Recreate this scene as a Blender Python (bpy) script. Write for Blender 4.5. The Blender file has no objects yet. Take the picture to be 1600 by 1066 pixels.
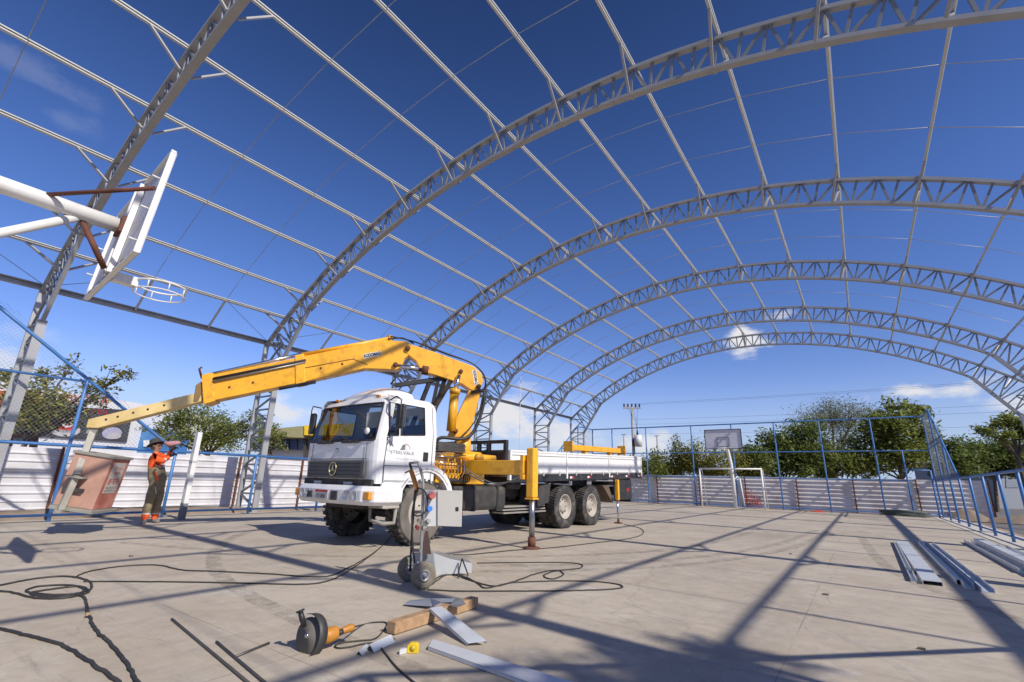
import bpy, math, random
from mathutils import Vector, Matrix
V3 = Vector
rnd = random.Random(7)
scene = bpy.context.scene
col = scene.collection

# ------------------------------------------------------------------ camera (solved from the photograph's vanishing points)
CAM_H = 1.075; FPX = 745.95; YAW = 0.61978; PITCH = 0.28417; ROLL = 0.02761
IW, IH = 1600.0, 1066.0
_f = V3((-math.sin(YAW)*math.cos(PITCH), math.cos(YAW)*math.cos(PITCH), math.sin(PITCH)))
_r0 = V3((math.cos(YAW), math.sin(YAW), 0)); _u0 = _r0.cross(_f)
_r = _r0*math.cos(ROLL) + _u0*math.sin(ROLL); _u = -_r0*math.sin(ROLL) + _u0*math.cos(ROLL)
HEAD = V3((-math.sin(YAW), math.cos(YAW), 0)); RIGHT = _r0.copy(); UP = V3((0, 0, 1))
cd = bpy.data.cameras.new('camera'); cam = bpy.data.objects.new('camera', cd); col.objects.link(cam)
cd.sensor_width = 36; cd.sensor_fit = 'HORIZONTAL'; cd.lens = FPX/IW*36; cd.clip_end = 3000; cd.clip_start = .05
mw = Matrix((( _r.x, _u.x, -_f.x, 0), (_r.y, _u.y, -_f.y, 0), (_r.z, _u.z, -_f.z, CAM_H), (0, 0, 0, 1)))
cam.matrix_world = mw
scene.camera = cam

# ------------------------------------------------------------------ sun, sky, exposure
SUN = V3((1.17, -.21, 1.0)).normalized()
sd = bpy.data.lights.new('sun', 'SUN'); sd.energy = 5.0; sd.angle = math.radians(.53); sd.color = (1, .945, .86)
so = bpy.data.objects.new('sun', sd); col.objects.link(so)
so.rotation_euler = SUN.to_track_quat('Z', 'Y').to_euler(); so.location = (10, -5, 30)
scene.view_settings.view_transform = 'Standard'; scene.view_settings.look = 'None'
scene.view_settings.exposure = 0.0; scene.view_settings.gamma = 1.0
world = bpy.data.worlds.new('World'); scene.world = world; world.use_nodes = True
wt = world.node_tree; wt.nodes.clear()
def wn(t, **k):
    n = wt.nodes.new(t)
    for a, b in k.items(): setattr(n, a, b)
    return n
def wl(a, b): wt.links.new(a, b)
sky = wn('ShaderNodeTexSky', sky_type='NISHITA', sun_disc=False, sun_elevation=math.asin(SUN.z),
         sun_rotation=math.atan2(SUN.x, SUN.y), altitude=300, air_density=1.0, dust_density=.35, ozone_density=3.0)
hsv = wn('ShaderNodeHueSaturation'); hsv.inputs['Saturation'].default_value = 1.20; hsv.inputs['Value'].default_value = .96
wl(sky.outputs[0], hsv.inputs['Color'])
gam = wn('ShaderNodeGamma'); gam.inputs[1].default_value = 1.12; wl(hsv.outputs[0], gam.inputs[0])
tint = wn('ShaderNodeVectorMath', operation='MULTIPLY'); wl(gam.outputs[0], tint.inputs[0]); tint.inputs[1].default_value = (1.50, 1.13, 1.34)
wtc = wn('ShaderNodeTexCoord')
def wmath(op, a, b=None, c=None):
    n = wn('ShaderNodeMath', operation=op)
    for i, x in enumerate((a, b, c)):
        if x is None: continue
        if hasattr(x, 'links'): wl(x, n.inputs[i])
        else: n.inputs[i].default_value = x
    return n.outputs[0]
def wdot(vec):
    n = wn('ShaderNodeVectorMath', operation='DOT_PRODUCT'); wl(wtc.outputs['Generated'], n.inputs[0]); n.inputs[1].default_value = vec
    return n.outputs['Value']
zen = wn('ShaderNodeMapRange'); wl(wdot((0, 0, 1)), zen.inputs[0]); zen.interpolation_type = 'SMOOTHSTEP'   # deep polarised blue overhead
for _i, _v in ((1, .42), (2, .95), (3, 1.0), (4, .48)): zen.inputs[_i].default_value = _v
skyc = wn('ShaderNodeVectorMath', operation='SCALE'); wl(tint.outputs[0], skyc.inputs[0]); wl(zen.outputs[0], skyc.inputs['Scale'])
hz = wn('ShaderNodeMapRange'); wl(wdot((0, 0, 1)), hz.inputs[0]); hz.interpolation_type = 'SMOOTHSTEP'   # pale haze at the horizon
for _i, _v in ((1, -.02), (2, .22), (3, .95), (4, 0.0)): hz.inputs[_i].default_value = _v
hmix = wn('ShaderNodeMix', data_type='RGBA'); wl(hz.outputs[0], hmix.inputs[0]); wl(skyc.outputs[0], hmix.inputs[6]); hmix.inputs[7].default_value = (4.2, 5.8, 8.3, 1)
noi = wn('ShaderNodeTexNoise'); noi.inputs['Scale'].default_value = 11; noi.inputs['Detail'].default_value = 7; noi.inputs['Roughness'].default_value = .6
wmap = wn('ShaderNodeMapping'); wmap.inputs['Scale'].default_value = (1, 1, 1.9); wl(wtc.outputs['Generated'], wmap.inputs[0]); wl(wmap.outputs[0], noi.inputs['Vector'])
def pxdir(x, y):
    return (_f + _r*((x-IW/2)/FPX) - _u*((y-IH/2)/FPX)).normalized()
# clouds low over the horizon and a wisp higher up: direction, half width, half height (in tangent units), density
CLOUDS = [(1440, 612, .09, .018, .95), (1165, 530, .042, .026, 1.0), (1222, 492, .025, .014, .6), (810, 660, .13, .06, 1.0), (880, 690, .10, .03, .8),
          (830, 610, .05, .022, .6), (440, 648, .05, .035, .9), (470, 690, .09, .03, .8), (1600, 632, .05, .02, .7), (40, 105, .08, .022, .10),
          (105, 190, .05, .02, .08), (1010, 690, .07, .035, .9), (300, 640, .07, .02, .5), (-150, 560, .2, .05, .7), (1900, 600, .2, .05, .7), (30, 520, .05, .015, .2)]
cmask = None
for (cx, cy, hw, hh, dens) in CLOUDS:
    d = pxdir(cx, cy); rr = d.cross(UP).normalized(); uu = rr.cross(d)
    a = wmath('DIVIDE', wdot(rr), hw); b = wmath('DIVIDE', wdot(uu), hh)
    rad = wmath('SQRT', wmath('ADD', wmath('MULTIPLY', a, a), wmath('MULTIPLY', b, b)))
    front = wmath('GREATER_THAN', wdot(d), .3)
    m = wmath('ADD', wmath('SUBTRACT', 1.0, rad), wmath('MULTIPLY', wmath('SUBTRACT', noi.outputs[0], .5), 3.4))
    mr = wn('ShaderNodeMapRange', interpolation_type='SMOOTHSTEP'); wl(m, mr.inputs[0]); mr.inputs[1].default_value = .05; mr.inputs[2].default_value = .95
    mm = wmath('MULTIPLY', wmath('MULTIPLY', mr.outputs[0], dens), front)
    cmask = mm if cmask is None else wmath('MAXIMUM', cmask, mm)
mixc = wn('ShaderNodeMix', data_type='RGBA'); wl(cmask, mixc.inputs[0]); wl(hmix.outputs[2], mixc.inputs[6]); mixc.inputs[7].default_value = (8.6, 8.6, 8.9, 1)
bg = wn('ShaderNodeBackground'); bg.inputs[1].default_value = .093; wl(mixc.outputs[2], bg.inputs[0])
wo = wn('ShaderNodeOutputWorld'); wl(bg.outputs[0], wo.inputs[0])

# ------------------------------------------------------------------ helpers: pixel -> place
def pray(x, y): return _f + _r*((x-IW/2)/FPX) - _u*((y-IH/2)/FPX)
CO = V3((0, 0, CAM_H))
def G(x, y, z=0.0):
    d = pray(x, y); return CO + d*((z-CAM_H)/d.z)
def PX(x, y, X):
    d = pray(x, y); return CO + d*(X/d.x)
def PY(x, y, Y):
    d = pray(x, y); return CO + d*(Y/d.y)
def VP(x, y, O, dep=0.0):
    d = pray(x, y); t = ((V3(O)-CO).dot(HEAD) + dep)/d.dot(HEAD); return CO + d*t

# ------------------------------------------------------------------ helpers: materials
MATS = {}
def M(name, c, rough=.6, metal=0.0, var=.12, scale=6.0, bump=0.0, bscale=80.0, dirt=None, damt=.35, dscale=3.0, spec=.5, coat=0.0, island=0.0):
    if name in MATS: return MATS[name]
    m = bpy.data.materials.new(name); m.use_nodes = True; t = m.node_tree; N = t.nodes; b = N['Principled BSDF']
    tc = N.new('ShaderNodeTexCoord')
    n1 = N.new('ShaderNodeTexNoise'); n1.inputs['Scale'].default_value = scale; n1.inputs['Detail'].default_value = 5
    t.links.new(tc.outputs['Object'], n1.inputs['Vector'])
    mr = N.new('ShaderNodeMapRange'); mr.inputs[1].default_value = .3; mr.inputs[2].default_value = .7; mr.inputs[3].default_value = 1-var; mr.inputs[4].default_value = 1+var
    t.links.new(n1.outputs[0], mr.inputs[0])
    mul = N.new('ShaderNodeVectorMath'); mul.operation = 'SCALE'; mul.inputs[0].default_value = c; t.links.new(mr.outputs[0], mul.inputs['Scale'])
    out = mul.outputs[0]
    if island:
        g = N.new('ShaderNodeNewGeometry'); m2 = N.new('ShaderNodeMapRange'); m2.inputs[3].default_value = 1-island; m2.inputs[4].default_value = 1+island
        t.links.new(g.outputs['Random Per Island'], m2.inputs[0]); s2 = N.new('ShaderNodeVectorMath'); s2.operation = 'SCALE'
        t.links.new(out, s2.inputs[0]); t.links.new(m2.outputs[0], s2.inputs['Scale']); out = s2.outputs[0]
    if dirt:
        n2 = N.new('ShaderNodeTexNoise'); n2.inputs['Scale'].default_value = dscale; n2.inputs['Detail'].default_value = 8; n2.inputs['Roughness'].default_value = .7
        t.links.new(tc.outputs['Object'], n2.inputs['Vector'])
        m3 = N.new('ShaderNodeMapRange'); m3.inputs[1].default_value = .48; m3.inputs[2].default_value = .72; m3.inputs[3].default_value = 0; m3.inputs[4].default_value = damt
        t.links.new(n2.outputs[0], m3.inputs[0]); mx = N.new('ShaderNodeMix'); mx.data_type = 'RGBA'
        t.links.new(m3.outputs[0], mx.inputs[0]); t.links.new(out, mx.inputs[6]); mx.inputs[7].default_value = (*dirt, 1); out = mx.outputs[2]
    t.links.new(out, b.inputs['Base Color'])
    b.inputs['Roughness'].default_value = rough; b.inputs['Metallic'].default_value = metal
    b.inputs['Specular IOR Level'].default_value = spec; b.inputs['Coat Weight'].default_value = coat
    if bump:
        n4 = N.new('ShaderNodeTexNoise'); n4.inputs['Scale'].default_value = bscale; n4.inputs['Detail'].default_value = 4
        t.links.new(tc.outputs['Object'], n4.inputs['Vector']); bp = N.new('ShaderNodeBump'); bp.inputs['Strength'].default_value = bump; bp.inputs['Distance'].default_value = .01
        t.links.new(n4.outputs[0], bp.inputs['Height']); t.links.new(bp.outputs[0], b.inputs['Normal'])
    MATS[name] = m; return m

RUST = (.16, .06, .03)
STEEL = M('painted_steel', (.36, .36, .36), .45, .2, .06, 3, dirt=(.22, .21, .19), damt=.25, dscale=2)
WEB = M('web_steel_shade_tone', (.22, .235, .25), .5, .2, .06, 3)  # darker than the chords: the lattice's shade is put into this colour
GALV = M('galvanised_purlin', (.56, .56, .54), .42, .3, .03, 2)
BLUE = M('blue_pipe_paint', (.05, .17, .42), .42, 0, .2, 5, dirt=(.22, .30, .40), damt=.5, dscale=4)
WHITE = M('truck_white', (.76, .76, .75), .28, 0, .04, 2, dirt=(.46, .41, .34), damt=.4, dscale=4, coat=.5)
BEDW = M('bed_white', (.74, .73, .70), .4, 0, .05, 3, dirt=(.42, .36, .3), damt=.4, dscale=3)
YEL = M('crane_yellow', (.85, .42, .02), .38, 0, .08, 3, dirt=(.28, .12, .02), damt=.6, dscale=6, coat=.2)
CREAM = M('boom_cream', (.66, .50, .22), .5, 0, .12, 4, dirt=(.55, .35, .08), damt=.5)
BLACK = M('black_plastic', (.022, .022, .024), .5, 0, .2, 6, dirt=(.10, .09, .08), damt=.3)
DARK = M('dark_chassis', (.04, .038, .036), .7, 0, .25, 5, dirt=(.14, .11, .085), damt=.6)
RUBBER = M('tyre_rubber', (.035, .034, .033), .85, 0, .2, 8, dirt=(.22, .19, .15), damt=.75, dscale=5, bump=.3)
DUSTY = M('dusty_wheel_side', (.15, .13, .11), .9, 0, .2, 5, dirt=(.09, .08, .07), damt=.5)
RIM = M('wheel_rim', (.38, .345, .29), .6, 0, .12, 6, dirt=(.25, .19, .13), damt=.6)
CHROME = M('chrome', (.62, .62, .62), .18, 1.0, .05)
GRIL = M('grille_grey', (.085, .086, .09), .45, 0, .1)
RUSTM = M('rusty_steel', (.13, .045, .025), .8, 0, .3, 8, dirt=(.06, .03, .02), damt=.5, bump=.3)
REDL = M('red_lens', (.45, .02, .02), .25); ORL = M('amber_lens', (.62, .26, .03), .25); LENS = M('head_lens', (.55, .55, .55), .12, .3)
WPIPE = M('white_pipe_paint', (.74, .73, .70), .45, 0, .06, 4, dirt=(.34, .22, .14), damt=.35, dscale=4)
BOARD = M('board_paint', (.62, .62, .66), .5, 0, .08, 3, dirt=(.40, .38, .38), damt=.4)
WSHEET = M('white_sheet_metal', (.62, .61, .62), .42, .05, .08, 2, dirt=(.38, .31, .26), damt=.45, dscale=1.3)
GSHEET = M('grey_sheet_metal', (.66, .62, .60), .5, 0, .10, 2, dirt=(.36, .24, .17), damt=.55, dscale=1.2)
ZINC = M('bare_sheet_steel', (.56, .58, .60), .4, .15, .06, 4, dirt=(.34, .33, .31), damt=.3)
WOOD = M('rough_timber', (.40, .25, .13), .8, 0, .25, 14, dirt=(.20, .11, .05), damt=.5, dscale=9, bump=.4)
CABLE = M('black_cable', (.028, .027, .025), .6, 0, .2, 9, dirt=(.12, .11, .09), damt=.3)
PINK = M('basket_faded_red', (.44, .25, .18), .7, 0, .12, 4, dirt=(.30, .17, .12), damt=.75, dscale=5)
PINKD = M('basket_red', (.42, .13, .09), .7, 0, .2, 5, dirt=(.55, .36, .3), damt=.5, dscale=4)
GREYG = M('basket_trim', (.27, .26, .22), .7, 0, .2, 6, dirt=(.12, .10, .07), damt=.5)
BARK = M('bark', (.13, .095, .065), .9, 0, .3, 10, bump=.5, bscale=30)
CEM = M('pole_concrete', (.33, .32, .30), .85, 0, .12, 5)
REDN = M('red_netting', (.50, .06, .03), .8); TAN = M('dirt_soil', (.25, .19, .14), .95, 0, .2, 3, bump=.4)
WTXT = M('print_white', (.72, .72, .70), .6); KTXT = M('print_black', (.02, .02, .02), .6); RTXT = M('print_red', (.60, .03, .02), .5)
def leafmat(name, c, tr=.45):
    m = M(name, c, .5, 0, .25, 1.5, spec=.35, island=.45)
    b = m.node_tree.nodes['Principled BSDF']; t = m.node_tree
    ts = t.nodes.new('ShaderNodeBsdfTranslucent'); mx = t.nodes.new('ShaderNodeMixShader'); mx.inputs[0].default_value = tr
    src = b.inputs['Base Color'].links[0].from_socket; t.links.new(src, ts.inputs[0])
    o = t.nodes['Material Output']; t.links.new(b.outputs[0], mx.inputs[1]); t.links.new(ts.outputs[0], mx.inputs[2]); t.links.new(mx.outputs[0], o.inputs[0])
    return m
LEAF_D = leafmat('leaf_dark', (.15, .19, .05)); LEAF_M = leafmat('leaf_mid', (.22, .25, .06)); LEAF_Y = leafmat('leaf_yellowish', (.27, .26, .055)); LEAF_G = leafmat('leaf_greyish', (.20, .21, .11))
def glassmat(name, tint, refl=.09):
    m = bpy.data.materials.new(name); m.use_nodes = True; t = m.node_tree; N = t.nodes; N.remove(N['Principled BSDF'])
    tr = N.new('ShaderNodeBsdfTransparent'); tr.inputs[0].default_value = (*tint, 1); gl = N.new('ShaderNodeBsdfGlossy'); gl.inputs['Roughness'].default_value = .02
    fr = N.new('ShaderNodeFresnel'); fr.inputs[0].default_value = 1.52; ad = N.new('ShaderNodeMath'); ad.operation = 'ADD'; ad.inputs[1].default_value = refl-.04
    t.links.new(fr.outputs[0], ad.inputs[0]); mx = N.new('ShaderNodeMixShader'); t.links.new(ad.outputs[0], mx.inputs[0]); t.links.new(tr.outputs[0], mx.inputs[1]); t.links.new(gl.outputs[0], mx.inputs[2])
    t.links.new(mx.outputs[0], N['Material Output'].inputs[0]); return m
GLASS = glassmat('tinted_glass', (.42, .45, .46))

# ------------------------------------------------------------------ helpers: meshes
def wmat(o):
    m = o.matrix_basis.copy()
    while o.parent: o = o.parent; m = o.matrix_basis @ m
    return m
class MB:
    def __init__(s): s.v = []; s.f = []; s.sm = []
    def add(s, vs, fs, smooth=False):
        b = len(s.v); s.v += [tuple(x) for x in vs]; s.f += [tuple(b+i for i in q) for q in fs]; s.sm += [smooth]*len(fs); return s
    def box(s, c, d, R=None):
        c = V3(c); x, y, z = d[0]/2, d[1]/2, d[2]/2
        vs = [V3((i*x, j*y, k*z)) for k in (-1, 1) for j in (-1, 1) for i in (-1, 1)]
        if R is not None: vs = [R @ q for q in vs]
        return s.add([c+q for q in vs], [(0, 2, 3, 1), (4, 5, 7, 6), (0, 1, 5, 4), (2, 6, 7, 3), (0, 4, 6, 2), (1, 3, 7, 5)])
    def lohi(s, a, b): return s.box([(a[i]+b[i])/2 for i in range(3)], [abs(b[i]-a[i]) for i in range(3)])
    def bar(s, p0, p1, w, h, up=(0, 0, 1)):
        p0, p1 = V3(p0), V3(p1); d = (p1-p0).normalized(); up = V3(up)
        if abs(d.dot(up)) > .98: up = V3((0, 1, 0)) if abs(d.y) < .9 else V3((1, 0, 0))
        a = d.cross(up).normalized(); b = a.cross(d)
        vs = [p+a*(i*w/2)+b*(j*h/2) for p in (p0, p1) for i, j in ((-1, -1), (1, -1), (1, 1), (-1, 1))]
        return s.add(vs, [(3, 2, 1, 0), (4, 5, 6, 7), (0, 1, 5, 4), (1, 2, 6, 5), (2, 3, 7, 6), (3, 0, 4, 7)])
    def tube(s, p0, p1, r0, r1=None, n=10, cap=True):
        r1 = r0 if r1 is None else r1; return s.path([p0, p1], [r0, r1], n, cap)
    def path(s, pts, r, n=8, cap=True):
        pts = [V3(p) for p in pts]; m = len(pts); rs = r if isinstance(r, (list, tuple)) else [r]*m
        vs = []; a = None
        for i, p in enumerate(pts):
            d = (pts[min(i+1, m-1)]-pts[max(i-1, 0)])
            d = d.normalized() if d.length > 1e-9 else V3((0, 0, 1))
            if a is None:
                a = d.cross(UP); a = a.normalized() if a.length > 1e-3 else V3((1, 0, 0))
            else:
                a = a - d*a.dot(d); a = a.normalized() if a.length > 1e-4 else d.orthogonal().normalized()
            b = d.cross(a)
            vs += [p+(a*math.cos(2*math.pi*k/n)+b*math.sin(2*math.pi*k/n))*rs[i] for k in range(n)]
        fs = [(i*n+k, i*n+(k+1) % n, (i+1)*n+(k+1) % n, (i+1)*n+k) for i in range(m-1) for k in range(n)]
        s.add(vs, fs, True)
        if cap: b0 = len(s.v)-len(vs); s.f += [tuple(b0+k for k in reversed(range(n))), tuple(b0+(m-1)*n+k for k in range(n))]; s.sm += [False, False]
        return s
    def prism(s, poly, ext):
        n = len(poly); poly = [V3(p) for p in poly]; e = V3(ext)
        return s.add(poly+[p+e for p in poly], [tuple(reversed(range(n))), tuple(range(n, 2*n))]+[(i, (i+1) % n, n+(i+1) % n, n+i) for i in range(n)])
    def lathe(s, prof, o, axis, n=28, smooth=True):
        o = V3(o); d = V3(axis).normalized(); a = d.orthogonal().normalized(); b = d.cross(a); vs = []
        for r, z in prof: vs += [o+d*z+(a*math.cos(2*math.pi*k/n)+b*math.sin(2*math.pi*k/n))*r for k in range(n)]
        m = len(prof); return s.add(vs, [(i*n+k, i*n+(k+1) % n, (i+1)*n+(k+1) % n, (i+1)*n+k) for i in range(m-1) for k in range(n)], smooth)
    def build(s, name, mat, parent=None, bevel=0, local=False, kind=None):
        me = bpy.data.meshes.new(name); me.from_pydata(s.v, [], s.f); me.polygons.foreach_set('use_smooth', s.sm)
        me.materials.append(mat); o = bpy.data.objects.new(name, me); col.objects.link(o)
        if parent is not None:
            o.parent = parent
            if not local: me.transform(wmat(parent).inverted())
        me.update()
        if bevel:
            bm = o.modifiers.new('bevel', 'BEVEL'); bm.width = bevel; bm.segments = 2; bm.limit_method = 'ANGLE'; bm.angle_limit = .7
        if kind: o['kind'] = kind
        return o
def thing(name, label, cat, loc=(0, 0, 0), rz=0, group=None):
    o = bpy.data.objects.new(name, None); col.objects.link(o); o.location = loc; o.rotation_euler = (0, 0, rz); o.empty_display_size = .2
    return tag(o, label, cat, group)
def tag(o, label, cat, group=None):
    o['label'] = label; o['category'] = cat
    if group: o['group'] = group
    return o
def structure(o): o['kind'] = 'structure'; return o
def member(name, mesh, p0, p1, parent, up=(0, 1, 0)):       # object sharing a unit mesh (length 1 along z), stretched p0 -> p1
    p0, p1 = V3(p0), V3(p1); d = p1-p0; L = d.length; z = d/L; x = V3(up).cross(z); x = x.normalized() if x.length > 1e-4 else z.orthogonal().normalized(); y = z.cross(x)
    m = Matrix(((x.x, y.x, z.x*L, p0.x), (x.y, y.y, z.y*L, p0.y), (x.z, y.z, z.z*L, p0.z), (0, 0, 0, 1)))
    o = bpy.data.objects.new(name, mesh); col.objects.link(o); o.parent = parent; o.matrix_basis = wmat(parent).inverted() @ m
    return o
def unit(name, mat, w, h, n=0):
    b = MB()
    if n: b.tube((0, 0, 0), (0, 0, 1), w, w, n)
    else: b.box((0, 0, .5), (w, h, 1))
    me = bpy.data.meshes.new(name); me.from_pydata(b.v, [], b.f); me.polygons.foreach_set('use_smooth', b.sm); me.materials.append(mat); return me
def text(body, name, mat, parent, origin, right, up, height, depth=.002, width=None, bold=.0):
    cu = bpy.data.curves.new(name, 'FONT'); cu.body = body; cu.size = 1; cu.offset = bold; cu.extrude = 0; cu.align_x = 'CENTER'; cu.align_y = 'CENTER'
    to = bpy.data.objects.new('tmp', cu); col.objects.link(to); bpy.context.view_layer.update()
    me = bpy.data.meshes.new_from_object(to); bpy.data.objects.remove(to); me.name = name
    xs = [v.co.x for v in me.vertices]; w = max(xs)-min(xs); ys = [v.co.y for v in me.vertices]; hh = max(ys)-min(ys); yc = (max(ys)+min(ys))/2
    r = V3(right).normalized(); u = V3(up).normalized(); n = r.cross(u); sy = height/hh; sx = sy if width is None else width/w
    for v in me.vertices: v.co = V3(origin)+r*(v.co.x*sx)+u*((v.co.y-yc)*sy)+n*depth
    me.materials.clear(); me.materials.append(mat); o = bpy.data.objects.new(name, me); col.objects.link(o)
    if parent is not None: o.parent = parent; me.transform(wmat(parent).inverted())
    me.update(); return o
def worn_print(name, mat, parent, origin, right, up, height, width, n):     # lettering too worn to read: short broken strokes
    r = V3(right).normalized(); u = V3(up).normalized(); nn = r.cross(u); b = MB(); q = random.Random(n); w = width/n
    for i in range(n):
        o = V3(origin)+r*(-width/2+w*(i+.5))+nn*.003
        for (x0, y0, x1, y1) in q.sample([(-.3, -.5, -.3, .5), (.3, -.5, .3, .5), (-.3, .45, .3, .45), (-.3, 0, .3, 0), (-.3, -.45, .3, -.45)], 3):
            a, c = o+r*w*x0+u*height*y0, o+r*w*x1+u*height*y1; d = (c-a).normalized(); e = nn.cross(d)*height*.07; b.add([a-e, c-e, c+e, a+e], [(0, 1, 2, 3)])
    return b.build(name, mat, parent)
def smooth_pts(p, k=6):
    p = [V3(q) for q in p]; out = []
    for i in range(len(p)-1):
        a, b, c, d = p[max(i-1, 0)], p[i], p[i+1], p[min(i+2, len(p)-1)]
        for j in range(k):
            t = j/k; out.append(.5*((2*b)+(c-a)*t+(2*a-5*b+4*c-d)*t*t+(3*b-a-3*c+d)*t**3))
    return out+[p[-1]]
PARTS_BELOW = True

# ================================================================== GROUND
def concrete():
    m = bpy.data.materials.new('court_concrete'); m.use_nodes = True; t = m.node_tree; N = t.nodes; b = N['Principled BSDF']; L = t.links.new
    tc = N.new('ShaderNodeTexCoord')
    def noise(sc, det=6, ro=.6, stretch=None):
        n = N.new('ShaderNodeTexNoise'); n.inputs['Scale'].default_value = sc; n.inputs['Detail'].default_value = det; n.inputs['Roughness'].default_value = ro
        if stretch:
            mp = N.new('ShaderNodeMapping'); mp.inputs['Scale'].default_value = stretch; mp.inputs['Rotation'].default_value = (0, 0, .5); L(tc.outputs['Object'], mp.inputs[0]); L(mp.outputs[0], n.inputs['Vector'])
        else: L(tc.outputs['Object'], n.inputs['Vector'])
        return n.outputs[0]
    def rng(s, a, bb, c, d):
        r = N.new('ShaderNodeMapRange'); r.inputs[1].default_value = a; r.inputs[2].default_value = bb; r.inputs[3].default_value = c; r.inputs[4].default_value = d; L(s, r.inputs[0]); return r.outputs[0]
    def mix(f, a, c):
        x = N.new('ShaderNodeMix'); x.data_type = 'RGBA'
        if hasattr(f, 'links'): L(f, x.inputs[0])
        else: x.inputs[0].default_value = f
        for s, i in ((a, 6), (c, 7)):
            if hasattr(s, 'links'): L(s, x.inputs[i])
            else: x.inputs[i].default_value = (*s, 1)
        return x.outputs[2]
    c = mix(rng(noise(.55, 7, .65), .32, .68, 0, 1), (.40, .335, .255), (.52, .455, .36))
    c = mix(rng(noise(.9, 7, .7, (.35, 2.2, 1)), .5, .75, 0, .55), c, (.36, .295, .22))       # long brown streaks
    c = mix(rng(noise(1.7, 8, .75), .56, .72, 0, .65), c, (.57, .54, .50))                   # pale dusty patches
    c = mix(rng(noise(.38, 8, .72, (1.6, .5, 1)),   .52, .68, 0, .6), c, (.27, .23, .185))             # broad stains
    c = mix(rng(noise(2.6, 9, .8, (.25, 3.5, 1)), .56, .70, 0, .65), c, (.2, .175, .15))              # scuffs
    c = mix(rng(noise(4.5, 9, .8), .47, .66, 0, .42), c, (.27, .235, .19))
    c = mix(rng(noise(6.5, 9, .8), .56, .68, 0, .5), c, (.55, .52, .48))
    c = mix(rng(noise(14, 6, .7), .45, .8, 0, .3), c, (.30, .25, .20))
    c = mix(rng(noise(120, 3, .6), .55, .75, 0, .28), c, (.2, .18, .16))                      # fine grit
    br = N.new('ShaderNodeTexBrick'); br.offset = 0; br.inputs['Scale'].default_value = 1; br.inputs['Brick Width'].default_value = 2.45; br.inputs['Row Height'].default_value = 1.98
    br.inputs['Mortar Size'].default_value = .0035; br.inputs['Mortar Smooth'].default_value = .3
    mp = N.new('ShaderNodeMapping'); mp.inputs['Location'].default_value = (.57, 0, 0); L(tc.outputs['Object'], mp.inputs[0]); L(mp.outputs[0], br.inputs['Vector'])
    jf = N.new('ShaderNodeMath'); jf.operation = 'MULTIPLY'; L(br.outputs['Fac'], jf.inputs[0]); L(rng(noise(.7, 3), .42, .56, 0, .75), jf.inputs[1])
    c = mix(jf.outputs[0], c, (.14, .11, .09))                                                # saw-cut joints, broken up
    vo = N.new('ShaderNodeTexVoronoi'); vo.feature = 'DISTANCE_TO_EDGE'; vo.inputs['Scale'].default_value = .33
    nz = N.new('ShaderNodeTexNoise'); nz.inputs['Scale'].default_value = 1.3; nz.inputs['Detail'].default_value = 5; L(tc.outputs['Object'], nz.inputs['Vector'])
    av = N.new('ShaderNodeVectorMath'); av.operation = 'MULTIPLY_ADD'; L(nz.outputs['Color'], av.inputs[0]); av.inputs[1].default_value = (.7, .7, 0); L(tc.outputs['Object'], av.inputs[2]); L(av.outputs[0], vo.inputs['Vector'])
    c = mix(rng(vo.outputs['Distance'], 0, .003, .3, 0), c, (.17, .14, .12))
    L(c, b.inputs['Base Color']); L(rng(noise(3, 6), .3, .7, .55, .85), b.inputs['Roughness']); b.inputs['Specular IOR Level'].default_value = .35
    bp = N.new('ShaderNodeBump'); bp.inputs['Strength'].default_value = .18; bp.inputs['Distance'].default_value = .006; L(noise(45, 6, .7), bp.inputs['Height']); L(bp.outputs[0], b.inputs['Normal'])
    return m
CONC = concrete()
SOIL = M('outer_ground', (.27, .215, .165), .95, 0, .25, .6, dirt=(.20, .18, .16), damt=.7, dscale=.4, bump=.4, bscale=12)
structure(MB().box((0, 60, -.37), (900, 900, .5)).build('ground', SOIL))
structure(MB().lohi((-14.5, -9, -.5), (2.35, 29.5, 0)).build('court_floor', CONC, bevel=.01))
KERBM = M('kerb_concrete', (.52, .48, .41), .85, 0, .12, 3, dirt=(.25, .22, .19), damt=.4)
structure(MB().lohi((2.353, -9, -.5), (3.25, 29.5, .012)).build('kerb', KERBM, bevel=.01))
structure(MB().lohi((3.9, -40, -.4), (11, 120, -.112)).build('road', M('worn_asphalt', (.13, .125, .12), .9, 0, .2, 2, dirt=(.26, .21, .16), damt=.6, dscale=.7)))
def paintmat():
    m = M('worn_line_paint', (.55, .54, .52), .7); t = m.node_tree; b = t.nodes['Principled BSDF']
    n = t.nodes.new('ShaderNodeTexNoise'); n.inputs['Scale'].default_value = 5; n.inputs['Detail'].default_value = 9; n.inputs['Roughness'].default_value = .8
    tc = t.nodes.new('ShaderNodeTexCoord'); t.links.new(tc.outputs['Object'], n.inputs['Vector'])
    r = t.nodes.new('ShaderNodeMapRange'); r.inputs[1].default_value = .42; r.inputs[2].default_value = .7; r.inputs[4].default_value = .5; t.links.new(n.outputs[0], r.inputs[0]); t.links.new(r.outputs[0], b.inputs['Alpha']); return m
LP = paintmat()
def scuffmat():
    m = LP.copy(); m.name = 'tyre_scuff'; b = m.node_tree.nodes['Principled BSDF']
    for l in list(b.inputs['Base Color'].links): m.node_tree.links.remove(l)
    b.inputs['Base Color'].default_value = (.20, .175, .145, 1); return m
TYRE = scuffmat()
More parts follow.
